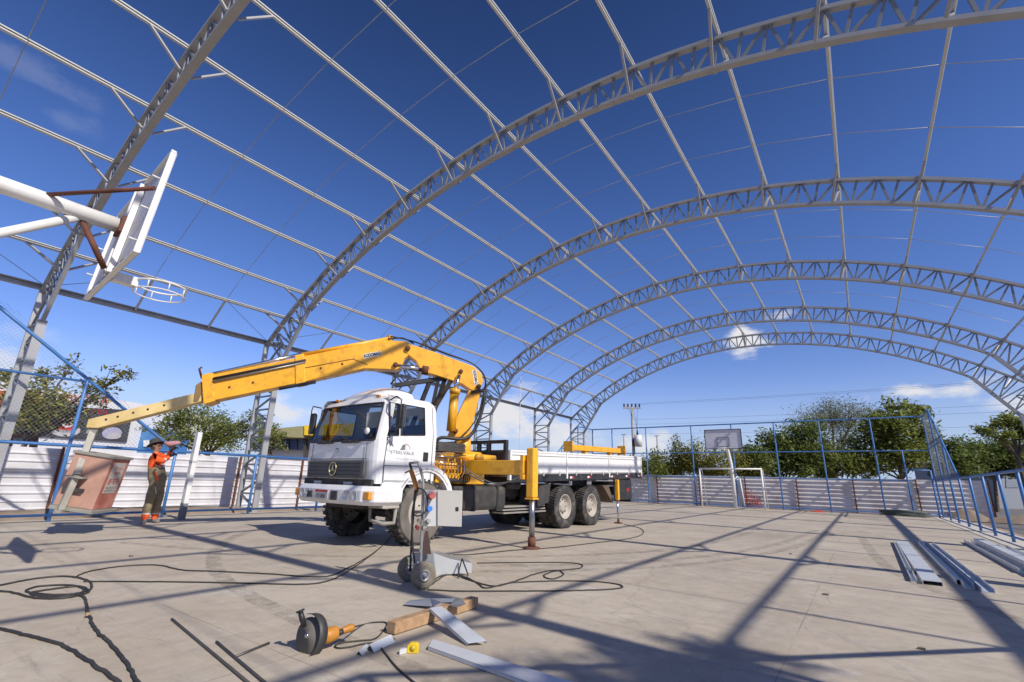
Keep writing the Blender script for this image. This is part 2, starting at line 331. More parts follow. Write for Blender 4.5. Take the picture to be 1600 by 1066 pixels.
def line_strip(name, pts, w):
    pts = [V3((p.x, p.y, .004)) for p in pts]; vs = []; n = len(pts)
    for i, p in enumerate(pts):
        d = (pts[min(i+1, n-1)]-pts[max(i-1, 0)]).normalized(); s = V3((-d.y, d.x, 0))*w/2; vs += [p-s, p+s]
    return MB().add(vs, [(2*i, 2*i+2, 2*i+3, 2*i+1) for i in range(n-1)])
structure(line_strip('court_line', smooth_pts([G(985, 858), G(1060, 885), G(1110, 905), G(1190, 932), G(1300, 985), G(1450, 1066)]), .07).build('court_line', LP))
for k, pts in enumerate(([(-1.2, 16, 0), (-1.6, 11, 0), (-2.6, 7.5, 0), (-4.2, 5.3, 0)], [(-.9, 16, 0), (-1.25, 10.9, 0), (-2.3, 7.2, 0), (-4.0, 4.9, 0)], [(-9.5, 3.0, 0), (-6, 4.6, 0), (-3, 8.5, 0), (-2.4, 14, 0)], [(-12, 9, 0), (-9.8, 5.2, 0), (-6, 2.9, 0), (-1, 2.2, 0)], [(1.2, 6, 0), (.2, 9, 0), (-.2, 15, 0)])):
    structure(line_strip('tyre_mark', [q+V3((0, 0, -.002)) for q in smooth_pts([V3(q) for q in pts], 10)], .17).build('tyre_mark', TYRE))
structure(line_strip('court_line', [V3((-13.2, 3.6, 0)), V3((1.6, 3.6, 0))], .06).build('court_line', LP))
structure(line_strip('court_line', [V3((-13.2, 14.6, 0)), V3((1.6, 14.6, 0))], .06).build('court_line', LP))
structure(line_strip('court_line', [V3((-5.6+2.6*math.cos(a*.1571), 14.6+2.6*math.sin(a*.1571), 0)) for a in range(41)], .06).build('court_line', LP))

# ================================================================== STEEL ARCHES AND PURLINS
ACX, ACZ, AR, DEPTH = -4.45, -8.01, 17.66, .70
EAVE_Z = 5.35; TH = math.asin(11.55/AR); ARC = AR*TH
BAY0, BAYS = 2.28, 5.70
ARCH_Y = [BAY0+BAYS*i for i in range(5)]+[29.75]
step = (ARC-2.34)/6
half = [0, 1.17, 2.34]+[2.34+step*i for i in range(1, 7)]           # distance along the arc up from the eave
NODES = half+[2*ARC-s for s in reversed(half[:-1])]
def apt(s, r, y): a = -TH+s/AR; return V3((ACX+r*math.sin(a), y, ACZ+r*math.cos(a)))
STRUT = unit('web_strut', WEB, .05, .045); DIAG = unit('web_diagonal', WEB, .05, .05)
def chord(fn, s0, s1, y, n, w, h):
    b = MB(); vs = []
    for i in range(n+1):
        s = s0+(s1-s0)*i/n; o = fn(s); a = -TH+s/AR; nn = V3((math.sin(a), 0, math.cos(a))); e = V3((0, 1, 0))
        vs += [o-e*w/2-nn*h/2, o+e*w/2-nn*h/2, o+e*w/2+nn*h/2, o-e*w/2+nn*h/2]
    fs = [(4*i+k, 4*i+(k+1) % 4, 4*i+4+(k+1) % 4, 4*i+4+k) for i in range(n) for k in range(4)]+[(3, 2, 1, 0), (4*n, 4*n+1, 4*n+2, 4*n+3)]
    return b.add(vs, fs)
ALAB = ['arch truss nearest the rusty-armed basketball backboard', 'second arch truss from the rusty-armed backboard, column behind the crane boom',
        'third arch truss from the rusty-armed backboard, rising behind the truck cab', 'fourth arch truss from the rusty-armed backboard, rising behind the crane column',
        'arch truss next to last before the grey hoarding', 'last arch truss, over the grey hoarding and the small goal']
for ai, y in enumerate(ARCH_Y):
    t = thing('arch_truss', 'grey steel lattice '+ALAB[ai], 'arch truss', (ACX, y, 0), 0, 'steel arches of the open roof')
    chord(lambda s: apt(s, AR-.05, y), 0, 2*ARC, y, 56, .13, .08).build('top_chord', STEEL, t)
    chord(lambda s: apt(s, AR-DEPTH, y), 2.34, 2*ARC-2.34, y, 48, .14, .075).build('bottom_chord', STEEL, t)
    # lattice between the chords
    k = 0
    for i in range(2, len(NODES)-3):
        a, b = NODES[i], NODES[i+1]; n = 4
        for j in range(n):
            s0 = a+(b-a)*j/n; s1 = a+(b-a)*(j+1)/n
            member('web_strut', STRUT, apt(s0, AR-DEPTH+.03, y), apt(s0, AR-.09, y), t)
            if j % 2 == 0: member('web_diagonal', DIAG, apt(s0+.05, AR-.09, y), apt(s1-.05, AR-DEPTH+.03, y), t)
            else: member('web_diagonal', DIAG, apt(s0+.05, AR-DEPTH+.03, y), apt(s1-.05, AR-.09, y), t)
    member('web_strut', STRUT, apt(2*ARC-2.34, AR-DEPTH+.03, y), apt(2*ARC-2.34, AR-.09, y), t)
    # haunches and columns on both sides
    for sg in (0, 1):
        fl = (lambda s: s) if sg == 0 else (lambda s: 2*ARC-s)
        xo = -16.0 if sg == 0 else 2*ACX+16.0; di = 1 if sg == 0 else -1; xi = xo+di*1.0
        top = apt(fl(2.34), AR-DEPTH, y); low = V3((xi, y, 4.35))
        MB().bar(top+V3((di*.03, 0, .02)), low, .14, .075, (di, 0, 1)).build('haunch_chord', STEEL, t)
        MB().box((xi, y, 2.14), (.08, .17, 4.42)).build('column_inner_chord', STEEL, t)
        MB().box((xo, y, 2.64), (.08, .14, 5.42)).build('column_outer_chord', STEEL, t)
        MB().box(((xo+xi)/2, y, -.05), (1.25, .35, .03)).build('base_plate', STEEL, t)
        member('web_strut', STRUT, (xo+di*.05, y, EAVE_Z-.1), (xi-di*.0, y, EAVE_Z-.1), t)
        for j in range(6):
            s0 = .2+j*.39; f0 = (s0)/2.34; f1 = (s0+.39)/2.34; pb0 = low.lerp(top, min(1, f0*.95+.05)); pb1 = low.lerp(top, min(1, f1*.95+.02))
            member('web_strut', STRUT, pb0, apt(fl(s0), AR-.09, y), t)
            if j < 5: member('web_diagonal', DIAG, (apt(fl(s0+.04), AR-.09, y) if j % 2 else pb0), (pb1 if j % 2 else apt(fl(s0+.36), AR-.09, y)), t)
        nz = 10; dz = 4.3/nz
        for j in range(nz+1):
            z = .05+dz*j; member('column_strut', STRUT, (xo+di*.05, y, z), (xi-di*.05, y, z), t)
            if j < nz: member('column_diagonal', DIAG, ((xo+di*.05) if j % 2 else (xi-di*.05), y, z+.04), ((xi-di*.05) if j % 2 else (xo+di*.05), y, z+dz-.04), t)
        member('column_diagonal', DIAG, (xo+di*.05, y, 4.4), (xi-di*.02, y, 5.2), t)
BRACE = unit('fly_brace', STEEL, .05, .035); ROD = unit('sag_rod', STEEL, .008, .008, 5); TIE = unit('eave_strut', GALV, .06, .05)
Y0P, Y1P = -3.4, ARCH_Y[-1]+.25
ordn = ['first', 'second', 'third', 'fourth', 'fifth', 'sixth', 'seventh', 'eighth', 'ninth', 'tenth', 'eleventh', 'twelfth', 'thirteenth', 'fourteenth', 'fifteenth', 'sixteenth', 'seventeenth']
BAYY = [(-3.42, ARCH_Y[0])]+[(ARCH_Y[i], ARCH_Y[i+1]) for i in range(5)]
for i, s in enumerate(NODES):
    eave = i in (0, len(NODES)-1)
    a = -TH+s/AR; nn = V3((math.sin(a), 0, math.cos(a))); tt = V3((math.cos(a), 0, -math.sin(a)))
    if eave: nn = V3((0, 0, 1)); tt = V3((1, 0, 0))
    o = apt(s, AR+.075, 0) if not eave else V3((-16.0 if i == 0 else 2*ACX+16.0, 0, EAVE_Z+.03))
    t = thing('eave_beam' if eave else 'roof_purlin', ('grey steel eave beam along the column tops over the '+('white hoarding' if i == 0 else 'open kerb side')) if eave else
              'thin bright steel purlin, '+ordn[i-1]+' up and over from the eave beam above the white hoarding', 'beam' if eave else 'purlin', (o.x, Y0P, o.z), 0, 'eave beams' if eave else 'roof purlins')
    h, w, th = (.15, .09, .02) if eave else (.115, .05, .010)
    prof = [(-w/2, -h/2), (w/2, -h/2), (w/2, -h/2+.03), (w/2-th, -h/2+.03), (w/2-th, -h/2+th), (-w/2+th, -h/2+th), (-w/2+th, h/2-th), (w/2-th, h/2-th), (w/2-th, h/2-.03), (w/2, h/2-.03), (w/2, h/2), (-w/2, h/2)]
    MB().prism([o+V3((0, Y0P, 0))+tt*x+nn*z for x, z in reversed(prof)], (0, Y1P-Y0P, 0)).build('channel', GALV if not eave else STEEL, t)
    if not eave:
        for y in ARCH_Y:
            MB().box(apt(s, AR+.0, y), (.16, .10, .012), Matrix.Rotation(a, 3, 'Y')).build('cleat_plate', STEEL, t)
            e = apt(s, AR-DEPTH-.02, y) if 2.3 < s < 2*ARC-2.3 else apt(s, AR-.62, y)
            for sg in (-1, 1): member('fly_brace', BRACE, e+V3((0, sg*.1, 0)), o+V3((0, y+sg*.66, 0))-nn*.06, t)
    if i < len(NODES)-1:
        s2 = NODES[i+1]; o2 = apt(s2, AR+.075, 0) if i < len(NODES)-2 else V3((2*ACX+16.0, 0, EAVE_Z+.03))
        for (ya, yb) in BAYY:
            for fr in (1/3, 2/3):
                yy = ya+(yb-ya)*fr
                if i == 0 or i == len(NODES)-2: member('eave_strut', TIE, o+V3((0, yy, 0)), o2+V3((0, yy, 0)), t)
                else: member('sag_rod', ROD, o+V3((0, yy, 0)), o2+V3((0, yy, 0)), t)
            if i == 0:
                member('tie_rod', ROD, o+V3((0, ya, .05)), o2+V3((0, ya+(yb-ya)/3, 0)), t); member('tie_rod', ROD, o+V3((0, yb, .05)), o2+V3((0, ya+(yb-ya)*2/3, 0)), t)

# ================================================================== BLUE PIPE FENCES
PIPE = unit('pipe', BLUE, .034, .034, 10); PIPES = unit('pipe_slim', BLUE, .026, .026, 8)
WIRE = M('mesh_wire', (.30, .34, .38), .5, .4)
def wires(name, parent, inside, origin, ax, L, H, sp=.085, r=.0018):
    b = MB(); ax = V3(ax)                                            # diamond chain-link clipped to inside(u, z)
    for sg in (1, -1):
        c = -H
        while c < L+H:
            run = []; z = 0.0
            while z <= H+.001:
                u = c+sg*z if sg == 1 else c+H-z
                ok = 0 <= u <= L and inside(u, z)
                if ok: run.append((u, z))
                if (not ok or z+.05 > H) and len(run) > 1:
                    p = [V3(origin)+ax*q[0]+UP*q[1] for q in (run[0], run[-1])]; b.tube(p[0], p[1], r, r, 3, False)
                if not ok: run = []
                z += .05
            c += sp
    return b.build(name, WIRE, parent, kind='stuff')
FL = -13.9; FR = 2.7; FY = 28.8
RAIL = (.13, 1.55)
def side_fence(x, label, tall_near, tall_far, low_ys, meshes):
    t = thing('pipe_fence', label, 'fence', (x, 14, 0))
    ys = sorted(set(tall_near+tall_far+low_ys))
    for y in ys:
        h = 1.55
        if y in tall_near: h = {0: 4.4, 1: 4.4, 2: 2.97, 3: 1.55}[tall_near.index(y)]
        if y in tall_far: h = {0: 1.55, 1: 2.97, 2: 4.4, 3: 4.4}[tall_far.index(y)]
        member('post', PIPE, (x, y, -.04), (x, y, h), t)
    y0, y1 = ys[0], ys[-1]
    member('rail', PIPE, (x+.0, y0, 1.55), (x, y1, 1.55), t); member('rail', PIPES, (x, y0, .13), (x, y1, .13), t)
    for q, near in ((tall_near, 1), (tall_far, 0)):
        if not q: continue
        if near: member('rail', PIPE, (x, q[0], 4.4), (x, q[1], 4.4), t); member('sloping_rail', PIPE, (x, q[1], 4.4), (x, q[3], 1.55), t); member('rail', PIPES, (x, q[0], 2.95), (x, q[2], 2.95), t)
        else: member('rail', PIPE, (x, q[2], 4.4), (x, q[3], 4.4), t); member('sloping_rail', PIPE, (x, q[0], 1.55), (x, q[2], 4.4), t); member('rail', PIPES, (x, q[1], 2.95), (x, q[3], 2.95), t)
    for (ya, yb, fn) in meshes: wires('chain_link', t, fn, (x, ya, 0), (0, 1, 0), yb-ya, 4.4)
    return t
slope_n = lambda u, z: z < 4.35-max(0, (u-2.4))*.72 and z > 1.5
side_fence(FL, 'blue pipe fence on the hoarding side with a sloping end by the worker', [-.9, 1.15, 3.12, 5.17], [22.6, 24.7, 26.75, FY], [7.22, 9.3, 11.4, 13.5, 15.6, 17.7, 19.8],
           [(-.9, 5.1, slope_n), (22.8, FY, lambda u, z: z < 1.55+u*.72 and z > 1.5 and z < 4.35)])
side_fence(FR, 'row of blue fence posts with a sloping end along the kerb', [-.9, 1.15, 3.12, 5.17], [22.4, 24.45, 26.5, FY], [7.2, 9.2, 11.2, 13.0, 14.6, 16.45, 18.4, 20.4],
           [(22.6, FY, lambda u, z: z < 1.55+u*.72 and z > 1.5 and z < 4.35)])
t = thing('pipe_fence', 'tall blue pipe fence with gate behind the small goal', 'fence', ((FL+FR)/2, FY, 0))
for x in (-13.9, -12.55, -10.35, -7.66, -5.5, -3.4, -1.37, .72): 
    member('post', PIPE, (x, FY, -.04), (x, FY, 4.4), t)
for z, me in ((4.4, PIPE), (2.87, PIPES), (1.55, PIPES), (.12, PIPES)): member('rail', me, (FL, FY, z), (FR if z > 2 else 1.78, FY, z), t)
for x in (1.72, 2.58): member('gate_post', PIPE, (x, FY-.04, 0), (x, FY-.04, 2.87 if x < 2 else 2.0), t)
member('gate_rail', PIPES, (1.75, FY-.04, 2.0), (2.58, FY-.04, 2.0), t); member('gate_rail', PIPES, (1.75, FY-.04, .12), (2.58, FY-.04, .12), t)

# ================================================================== HOARDINGS OF CORRUGATED SHEET
def sheet(p0, p1, z0, z1, nrm, rib=.2, dep=.028):
    p0, p1, nrm = V3(p0), V3(p1), V3(nrm); prof = []; z = z0
    while z < z1-.01:
        for dz, d in ((0, 0), (.10, 0), (.125, dep), (.155, dep), (.18, 0)):
            if z+dz < z1: prof.append((d, z+dz))
        z += rib
    prof.append((0, z1)); n = len(prof); vs = [p+nrm*d+UP*z for p in (p0, p1) for d, z in prof]
    return MB().add(vs, [(i, i+1, n+i+1, n+i) for i in range(n-1)])
def hoarding(name, label, a, b, mat, pitch, nrm, z1=1.6, z0=-.1):
    a, b = V3(a), V3(b); L = (b-a).length; n = max(1, round(L/pitch)); d = (b-a)/n; nrm = V3(nrm)
    t = thing(name, label, 'hoarding', (a+b)/2)
    for i in range(n):
        jit = rnd.uniform(-.02, .02); sheet(a+d*i-d*.01+nrm*(.012*(i % 2)), a+d*(i+1)+d*.012+nrm*(.012*(i % 2)), z0+rnd.uniform(-.02, .01), z1+jit, nrm).build('sheet', mat, t)
    for i in range(n+1):
        p = a+d*i+nrm*.075; MB().bar(p+UP*-.1, p+UP*(z1+.03)+d.normalized()*rnd.uniform(-.03, .03), .05, .06).build('post', RUSTM, t)
    MB().bar(a-nrm*.03+UP*(z1-.05), b-nrm*.03+UP*(z1-.05), .04, .06).build('top_rail', mat, t)
    return t
hoarding('hoarding', 'white corrugated sheet hoarding behind the worker and basket', (-17.75, -8, 0), (-17.75, 30, 0), WSHEET, 2.45, (1, 0, 0), 1.6)
hoarding('hoarding', 'weathered grey corrugated hoarding behind the small goal', (-17.6, 30.08, 0), (4.55, 30.08, 0), GSHEET, 2.35, (0, -1, 0), 1.62)

# ================================================================== GOAL AND BASKETBALL STANDS
GX0, GX1, GY = -7.05, -4.06, 27.6
t = thing('futsal_goal', 'small white pipe goal frame without a net', 'goal', ((GX0+GX1)/2, GY, 0))
for x in (GX0, GX1):
    MB().tube((x, GY, 0), (x, GY, 1.96), .042, n=12).build('goal_post', WPIPE, t)
    MB().path([(x, GY, 1.94), (x, GY+.5, 1.9), (x, GY+.95, .04)], .022).build('rear_stay', WPIPE, t)
MB().tube((GX0-.04, GY, 1.96), (GX1+.04, GY, 1.96), .042, n=12).build('crossbar', WPIPE, t)
MB().tube((GX0, GY+.95, .04), (GX1, GY+.95, .04), .022).build('ground_bar', WPIPE, t)
def hoop(t, c, dirn, mat):
    c = V3(c); ring = [c+V3((math.cos(a*math.pi/16)*.225, math.sin(a*math.pi/16)*.225, 0)) for a in range(33)]
    o = MB().path(ring, .010, 6, False).build('hoop_ring', mat, t)
    MB().path([p-UP*.085 for p in ring], .007, 6, False).build('net_ring', mat, o)
    for a in range(0, 32, 4): MB().tube(ring[a], ring[a]-UP*.085, .006).build('ring_tie', mat, o)
    MB().box(c-V3(dirn)*.31-UP*.03, (.10 if abs(dirn[0]) < .5 else .2, .2, .09)).build('ring_bracket', mat, t)
# far stand
t = thing('basketball_stand', 'white basketball stand with square-marked board behind the small goal', 'basketball stand', (-5.62, 28.45, 0))
MB().path([(-5.58, 28.45, 0), (-5.6, 28.45, 2.2), (-5.68, 28.35, 2.9), (-5.72, 28.0, 3.3)], [.09, .085, .08, .075], 14).build('pole', WPIPE, t)
MB().path([(-5.3, 28.75, 1.45), (-5.38, 28.6, 1.6), (-5.55, 28.45, 1.4)], .03).build('bracket', WPIPE, t)
MB().path([(-5.2, 28.8, 0), (-5.3, 28.75, 1.5)], .035).build('rear_prop', WPIPE, t)
bd = MB().box((-5.78, 27.9, 3.5), (1.84, .03, 1.04)).build('backboard', BOARD, t)
for a, b_ in (((-6.7, 3.0), (-4.86, 3.0)), ((-6.7, 4.02), (-4.86, 4.02)), ((-6.7, 3.0), (-6.7, 4.02)), ((-4.86, 3.0), (-4.86, 4.02))):
    MB().bar((a[0], 27.88, a[1]), (b_[0], 27.88, b_[1]), .03, .06, (0, 1, 0)).build('border', KTXT, bd)
for a, b_ in (((-6.08, 3.12), (-6.08, 3.6)), ((-5.48, 3.12), (-5.48, 3.6)), ((-6.08, 3.6), (-5.48, 3.6)), ((-6.08, 3.12), (-5.48, 3.12))):
    MB().bar((a[0], 27.878, a[1]), (b_[0], 27.878, b_[1]), .012, .045, (0, 1, 0)).build('target_line', KTXT, bd)
hoop(t, (-5.78, 27.55, 3.03), (0, -1, 0), WPIPE)
# near stand (its pole stands outside the picture)
HC = V3((-5.72, 1.66, 2.92)); BY = 1.28
t = thing('basketball_stand', 'white basketball stand with rusty braces behind its board', 'basketball stand', (-5.7, -.95, 0))
Bc = V3((-5.665, 1.269, 3.368)); BR_ = Matrix.Rotation(-.07, 3, 'Z') @ Matrix.Rotation(-.013, 3, 'Y') @ Matrix.Rotation(-.073, 3, 'X')
def BQ(x, y, z): return Bc + BR_ @ V3((x, y, z))
NBOARD = M('near_board_grey', (.50, .50, .53), .55, 0, .12, 3, dirt=(.32, .28, .25), damt=.55, dscale=4)
MB().path([(-5.7, -.95, 0), (-5.7, -.95, 3.45)], [.11, .10], 16).build('pole', WPIPE, t)
MB().path([(-5.7, -1.0, 3.38), (-5.7, .4, 3.40), (-5.685, 1.17, 3.40)], .074, 18).build('arm', WPIPE, t)
MB().path([(-5.7, -.95, 1.78), (-5.7, .88, 3.35)], .04, 12).build('strut', WPIPE, t)
bd = MB().box(Bc, (1.8, .022, 1.05), BR_).build('backboard', NBOARD, t)
for z in (-.525, .525): MB().box(BQ(0, -.02, z), (1.83, .04, .02), BR_).build('board_frame', WPIPE, bd)
for x in (-.9, .9): MB().box(BQ(x, -.02, 0), (.022, .04, 1.03), BR_).build('board_frame', WPIPE, bd)
for x in (-.09, .09): MB().box(BQ(x, -.04, 0), (.05, .05, 1.0), BR_).build('board_rib', WPIPE, bd)
MB().box(BQ(0, -.08, .02), (.2, .03, .17), BR_).build('flange', RUSTM, t)
MB().tube((-5.66, .63, 3.44), BQ(.86, -.05, .12), .020).build('brace', RUSTM, t); MB().tube((-5.7, .92, 3.33), BQ(-.02, -.07, -.44), .026).build('brace', RUSTM, t)
for k in range(6): MB().tube(BQ(.88*(-1 if k % 2 else 1), -.04, -.42+.16*k), BQ(.88*(-1 if k % 2 else 1), -.10, -.42+.16*k), .008).build('bolt', WPIPE, t)
for k in range(7): MB().box(BQ(-.7+.2*k+rnd.uniform(-.05, .05), -.035, -.505), (.10, .012, .012), BR_).build('rust_patch', RUSTM, bd)
hoop(t, HC, (0, 1, 0), WPIPE)

# ================================================================== TRUCK (local: x across, 0 = near side; y rearwards from front axle; z up)
TRZ = math.radians(-2.0)
TR = thing('flatbed_truck', 'white flatbed crane truck with dark grille parked on the court', 'truck', (-6.13, 6.13, 0), TRZ)
def tl(p): p = V3(p); return TR.matrix_basis @ V3((p.x*(.915 if p.x < 0 else 1.0), p.y if p.y > -.6 else -.6+(p.y+.6)*.76, p.z))
TW = 2.3; xm = -TW/2
def outline(yf, ins, rc, bulge=.03, yr=.2):
    # plan outline: near side rear -> front -> far side rear ; returns list of (x, y)
    near = [(-ins, y) for y in (yr, .10, -.08, -.62, -.68, -.93)]
    cor = [(-ins-rc*(1-math.cos(a)), yf+rc*(1-math.sin(a))) for a in (0, .4, .8, 1.2)]
    n2 = [(x if False else -ins-rc-(TW/2-ins-rc)*f, yf-bulge*f*(2-f)) for f in (0, .35, .7, 1.0)]
    h = near+cor+n2; far = [(2*xm-x, y) for x, y in reversed(h[:-1])]
    return h+far
ROWS = [(.97, -1.14, .02, .18, .02), (1.33, -1.19, .0, .2, .03), (1.64, -1.19, .0, .2, .04), (2.27, -.98, .07, .2, .05), (2.35, -.92, .10, .22, .05), (2.42, -.78, .2, .25, .04)]
grid = []
for (z, yf, ins, rc, bu) in ROWS:
    o = outline(yf, ins, rc, bu, .2 if z < 2.3 else .2-(z-2.3)*.6)
    row = []
    for j, (x, y) in enumerate(o):
        zz = z
        if abs(z-1.64) < .001: zz = 1.64+.08*min(1, max(0, (y+1.19)/.25))+.09*max(0, min(1, (y+.93)/1.0))
        row.append(V3((x, y, zz)))
    grid.append(row)
NJ = len(grid[0]); WIN = set()
def wincell(i, j):
    jj = min(j, NJ-2-j)
    if i != 2: return None
    if jj == 2: return 'side_window'
    if jj == 4: return 'quarter_window'
    if jj >= 9: return 'windscreen'
    return None
cab = MB(); panes = {}
for i in range(len(grid)-1):
    for j in range(NJ-1):
        q = [grid[i][j], grid[i][j+1], grid[i+1][j+1], grid[i+1][j]]; w = wincell(i, j)
        if w: panes.setdefault((w, 0 if j < NJ/2 or w == 'windscreen' else 1), []).append(q)
        else: cab.add([tl(p) for p in q], [(3, 2, 1, 0)], True)
cab.add([tl(p) for p in grid[-1]], [tuple(range(NJ))])
# rear wall with window opening and floor
r0, r1 = .97, 2.42
def rw(x0, x1, z0, z1): cab.add([tl(p) for p in ((x0, .2, z0), (x1, .2, z0), (x1, .2, z1), (x0, .2, z1))], [(0, 1, 2, 3)])
rw(-TW, 0, .97, 1.72); rw(-TW+.05, -1.75, 1.72, 2.2); rw(-.55, -.05, 1.72, 2.2); rw(-TW+.07, -.07, 2.2, 2.35); 
cab.add([tl(p) for p in ((-TW, .2, .97), (0, .2, .97), (0, -1.14, .97), (-TW, -1.14, .97))], [(0, 1, 2, 3)])
CAB = cab.build('cab', WHITE, TR)
b = MB()
b.add([tl(p) for p in ((-1.75, .2, 1.72), (-.55, .2, 1.72), (-.55, .2, 2.2), (-1.75, .2, 2.2))], [(0, 1, 2, 3)]); b.build('rear_window', GLASS, CAB)
for (nm, k), qs in panes.items():
    b = MB()
    for q in qs: b.add([tl(p) for p in q], [(3, 2, 1, 0)], True)
    b.build(nm, GLASS, CAB)
# black window seals
def seal(pts, r=.012, name='window_seal', mat=BLACK): MB().path([tl(p) for p in pts], r, 6).build(name, mat, CAB)
for s in (0, 1):
    f = (lambda p: p) if s == 0 else (lambda p: V3((2*xm-p.x, p.y, p.z)))
    g = grid
    for (a, b_) in ((2, 3), (4, 5)): seal([f(g[2][a]), f(g[2][b_]), f(g[3][b_]), f(g[3][a]), f(g[2][a])], .014)
seal([g[2][j] for j in range(9, NJ-9)], .016); seal([g[3][j] for j in range(9, NJ-9)], .016); seal([g[2][9], g[3][9]], .016); seal([g[2][NJ-10], g[3][NJ-10]], .016)
# door shut line, crease, handle
def off(p, d=.004): return V3((p[0]+d, p[1], p[2]))
seal([(.006, -.97, 1.7), (.006, -1.0, 1.3), (.002, -.98, .98)], .006, 'door_gap'); seal([(.006, .12, 1.0), (.006, .12, 1.8), (-.07, .11, 2.3)], .004, 'door_gap'); seal([(.006, -.98, 1.25), (.006, .18, 1.27)], .005, 'door_crease')
MB().box(tl((.008, -.03, 1.43)), (.02, .11, .15), Matrix.Rotation(TRZ, 3, 'Z')).build('door_handle', BLACK, CAB, .008)
text('STEELVALE', 'lettering', M('print_grey', (.30, .30, .31), .6), CAB, tl((.004, -.55, 1.47)), tl((0, 1, 0))-tl((0, 0, 0)), UP, .05, .004, .50)
worn_print('lettering', M('print_pale', (.50, .50, .51), .6), CAB, tl((.004, -.45, 1.37)), tl((0, 1, 0))-tl((0, 0, 0)), UP, .026, .46, 16)
lg = MB()
for i in range(4): lg.bar(tl((.008, -.6+.012*i, 1.52+.022*i)), tl((.008, -.5, 1.53+.022*i)), .004, .009)
lg.build('logo_bars', KTXT, CAB)
MB().path([tl((.006, -.48+.09*math.cos(a*.2617), 1.52+.09*math.sin(a*.2617))) for a in range(0, 9)], .004, 5).build('logo_arc', M('print_pink', (.62, .40, .38), .6), CAB)
for s_ in (0, 1):
    xx = .004 if s_ == 0 else -TW-.004
    seal([(xx, -.95, 1.02), (xx, .17, 1.02)], .005, 'sill_gap')
seal([(-.25, -1.215, 1.345), (-.7, -1.235, 1.345), (xm, -1.245, 1.345), (-1.6, -1.235, 1.345), (-2.05, -1.215, 1.345)], .006, 'panel_gap')
for x_ in (-.30, -2.0): seal([(x_, -1.21, 1.345), (x_+.01, -1.215, 1.60)], .004, 'panel_gap')
for x_ in (-.5, -1.8): MB().box(tl((x_, -.86, 2.42)), (.10, .05, .035)).build('marker_lamp', ORL, CAB, .008)
# roof fairing
fr = MB(); rows = []
for i in range(7):
    y = -.80+.86*i/6; h = .30*math.sin(math.pi*(.10+.55*i/6)); rows.append([tl((xm+.58*math.cos(math.pi*j/12), y, 2.40+h*math.sin(math.pi*j/12)**.6)) for j in range(13)])
fr.add([p for r in rows for p in r], [(i*13+j, i*13+j+1, i*13+14+j, i*13+13+j) for i in range(6) for j in range(12)], True); fr.add(rows[0], [tuple(range(13))]); fr.add(rows[-1], [tuple(reversed(range(13)))])
fr.build('roof_fairing', WHITE, CAB)
# interior
it = MB(); it.lohi((-2.2, -.95, 1.35), (-.1, -.72, 1.62)); it.v = [tuple(tl(p)) for p in it.v]; it.build('dashboard', BLACK, TR)
for x in (-.55, -1.3, -1.8):
    b = MB(); b.lohi((x-.24, -.35, 1.2), (x+.24, .1, 1.42)); b.lohi((x-.24, .0, 1.42), (x+.24, .13, 2.0)); b.v = [tuple(tl(p)) for p in b.v]; b.build('seat', DARK, TR, .03)
MB().path([tl((-.6+.2*math.cos(a*.3927), -.62+.06*math.sin(a*.3927), 1.66+.17*math.sin(a*.3927))) for a in range(17)], .014, 6, False).build('steering_wheel', BLACK, TR)
def L(b, name, mat, parent=None, bevel=0):                            # build from truck-local coordinates
    b.v = [tuple(tl(p)) for p in b.v]; return b.build(name, mat, parent or TR, bevel)
# front: grille, emblem, bumper, lamps, plate
gr = L(MB().lohi((-2.02, -1.262, 1.04), (-.26, -1.2, 1.325)), 'grille', GRIL, None, .015)
for i in range(4): L(MB().lohi((-1.95, -1.275, 1.085+.06*i), (-.34, -1.255, 1.105+.06*i)), 'grille_slat', BLACK, gr)
ring = [V3((xm+.105*math.cos(a*math.pi/12), -1.287, 1.185+.105*math.sin(a*math.pi/12))) for a in range(25)]
e = L(MB().path(ring, .011, 6, False), 'emblem_ring', M('emblem_gold', (.55, .48, .28), .3, .8), gr)
st = MB()
for a in (90, 210, 330):
    c, s = math.cos(math.radians(a)), math.sin(math.radians(a)); st.add([(xm+.10*c, -1.29, 1.185+.10*s), (xm-.022*s, -1.29, 1.185+.022*c), (xm, -1.302, 1.185), (xm+.022*s, -1.29, 1.185-.022*c)], [(0, 1, 2), (0, 2, 3)])
L(st, 'emblem_star', M('emblem_gold', (.5, .5, .5)), gr)
L(MB().lathe([(0, .0), (.035, .0), (.035, .02), (0, .022)], (xm, -1.225, 1.49), (0, -1, 0), 16), 'hood_badge', CHROME, CAB)
L(MB().lohi((-2.2, -1.17, .93), (-.1, -1.0, 1.03)), 'lower_valance', DARK)
bp = MB()
prof = [(-.03, .64), (-.10, .70), (-.11, .86), (-.06, .93), (.06, .935), (.06, .64)]
pl = [(.02, -.58), (.02, -.95), (-.05, -1.12), (-.22, -1.22), (-.7, -1.26), (xm, -1.28)]; pl = pl+[(2*xm-x, y) for x, y in reversed(pl[:-1])]
vs = []
for i, (x, y) in enumerate(pl):
    a = V3(pl[max(i-1, 0)]+(0,)); c = V3(pl[min(i+1, len(pl)-1)]+(0,)); d = (c-a).normalized(); nn = V3((-d.y, d.x, 0)); nn = nn if nn.dot(V3((x-xm, y+.3, 0))) > 0 else -nn
    vs += [V3((x, y, z))+nn*(-o) for o, z in prof]
n = len(prof); bp.add(vs, [(i*n+k, i*n+(k+1) % n, (i+1)*n+(k+1) % n, (i+1)*n+k) for i in range(len(pl)-1) for k in range(n)]); bp.add(vs[:n], [tuple(range(n))]); bp.add(vs[-n:], [tuple(range(n))])
BUMP = L(bp, 'bumper', WHITE, None, .012)
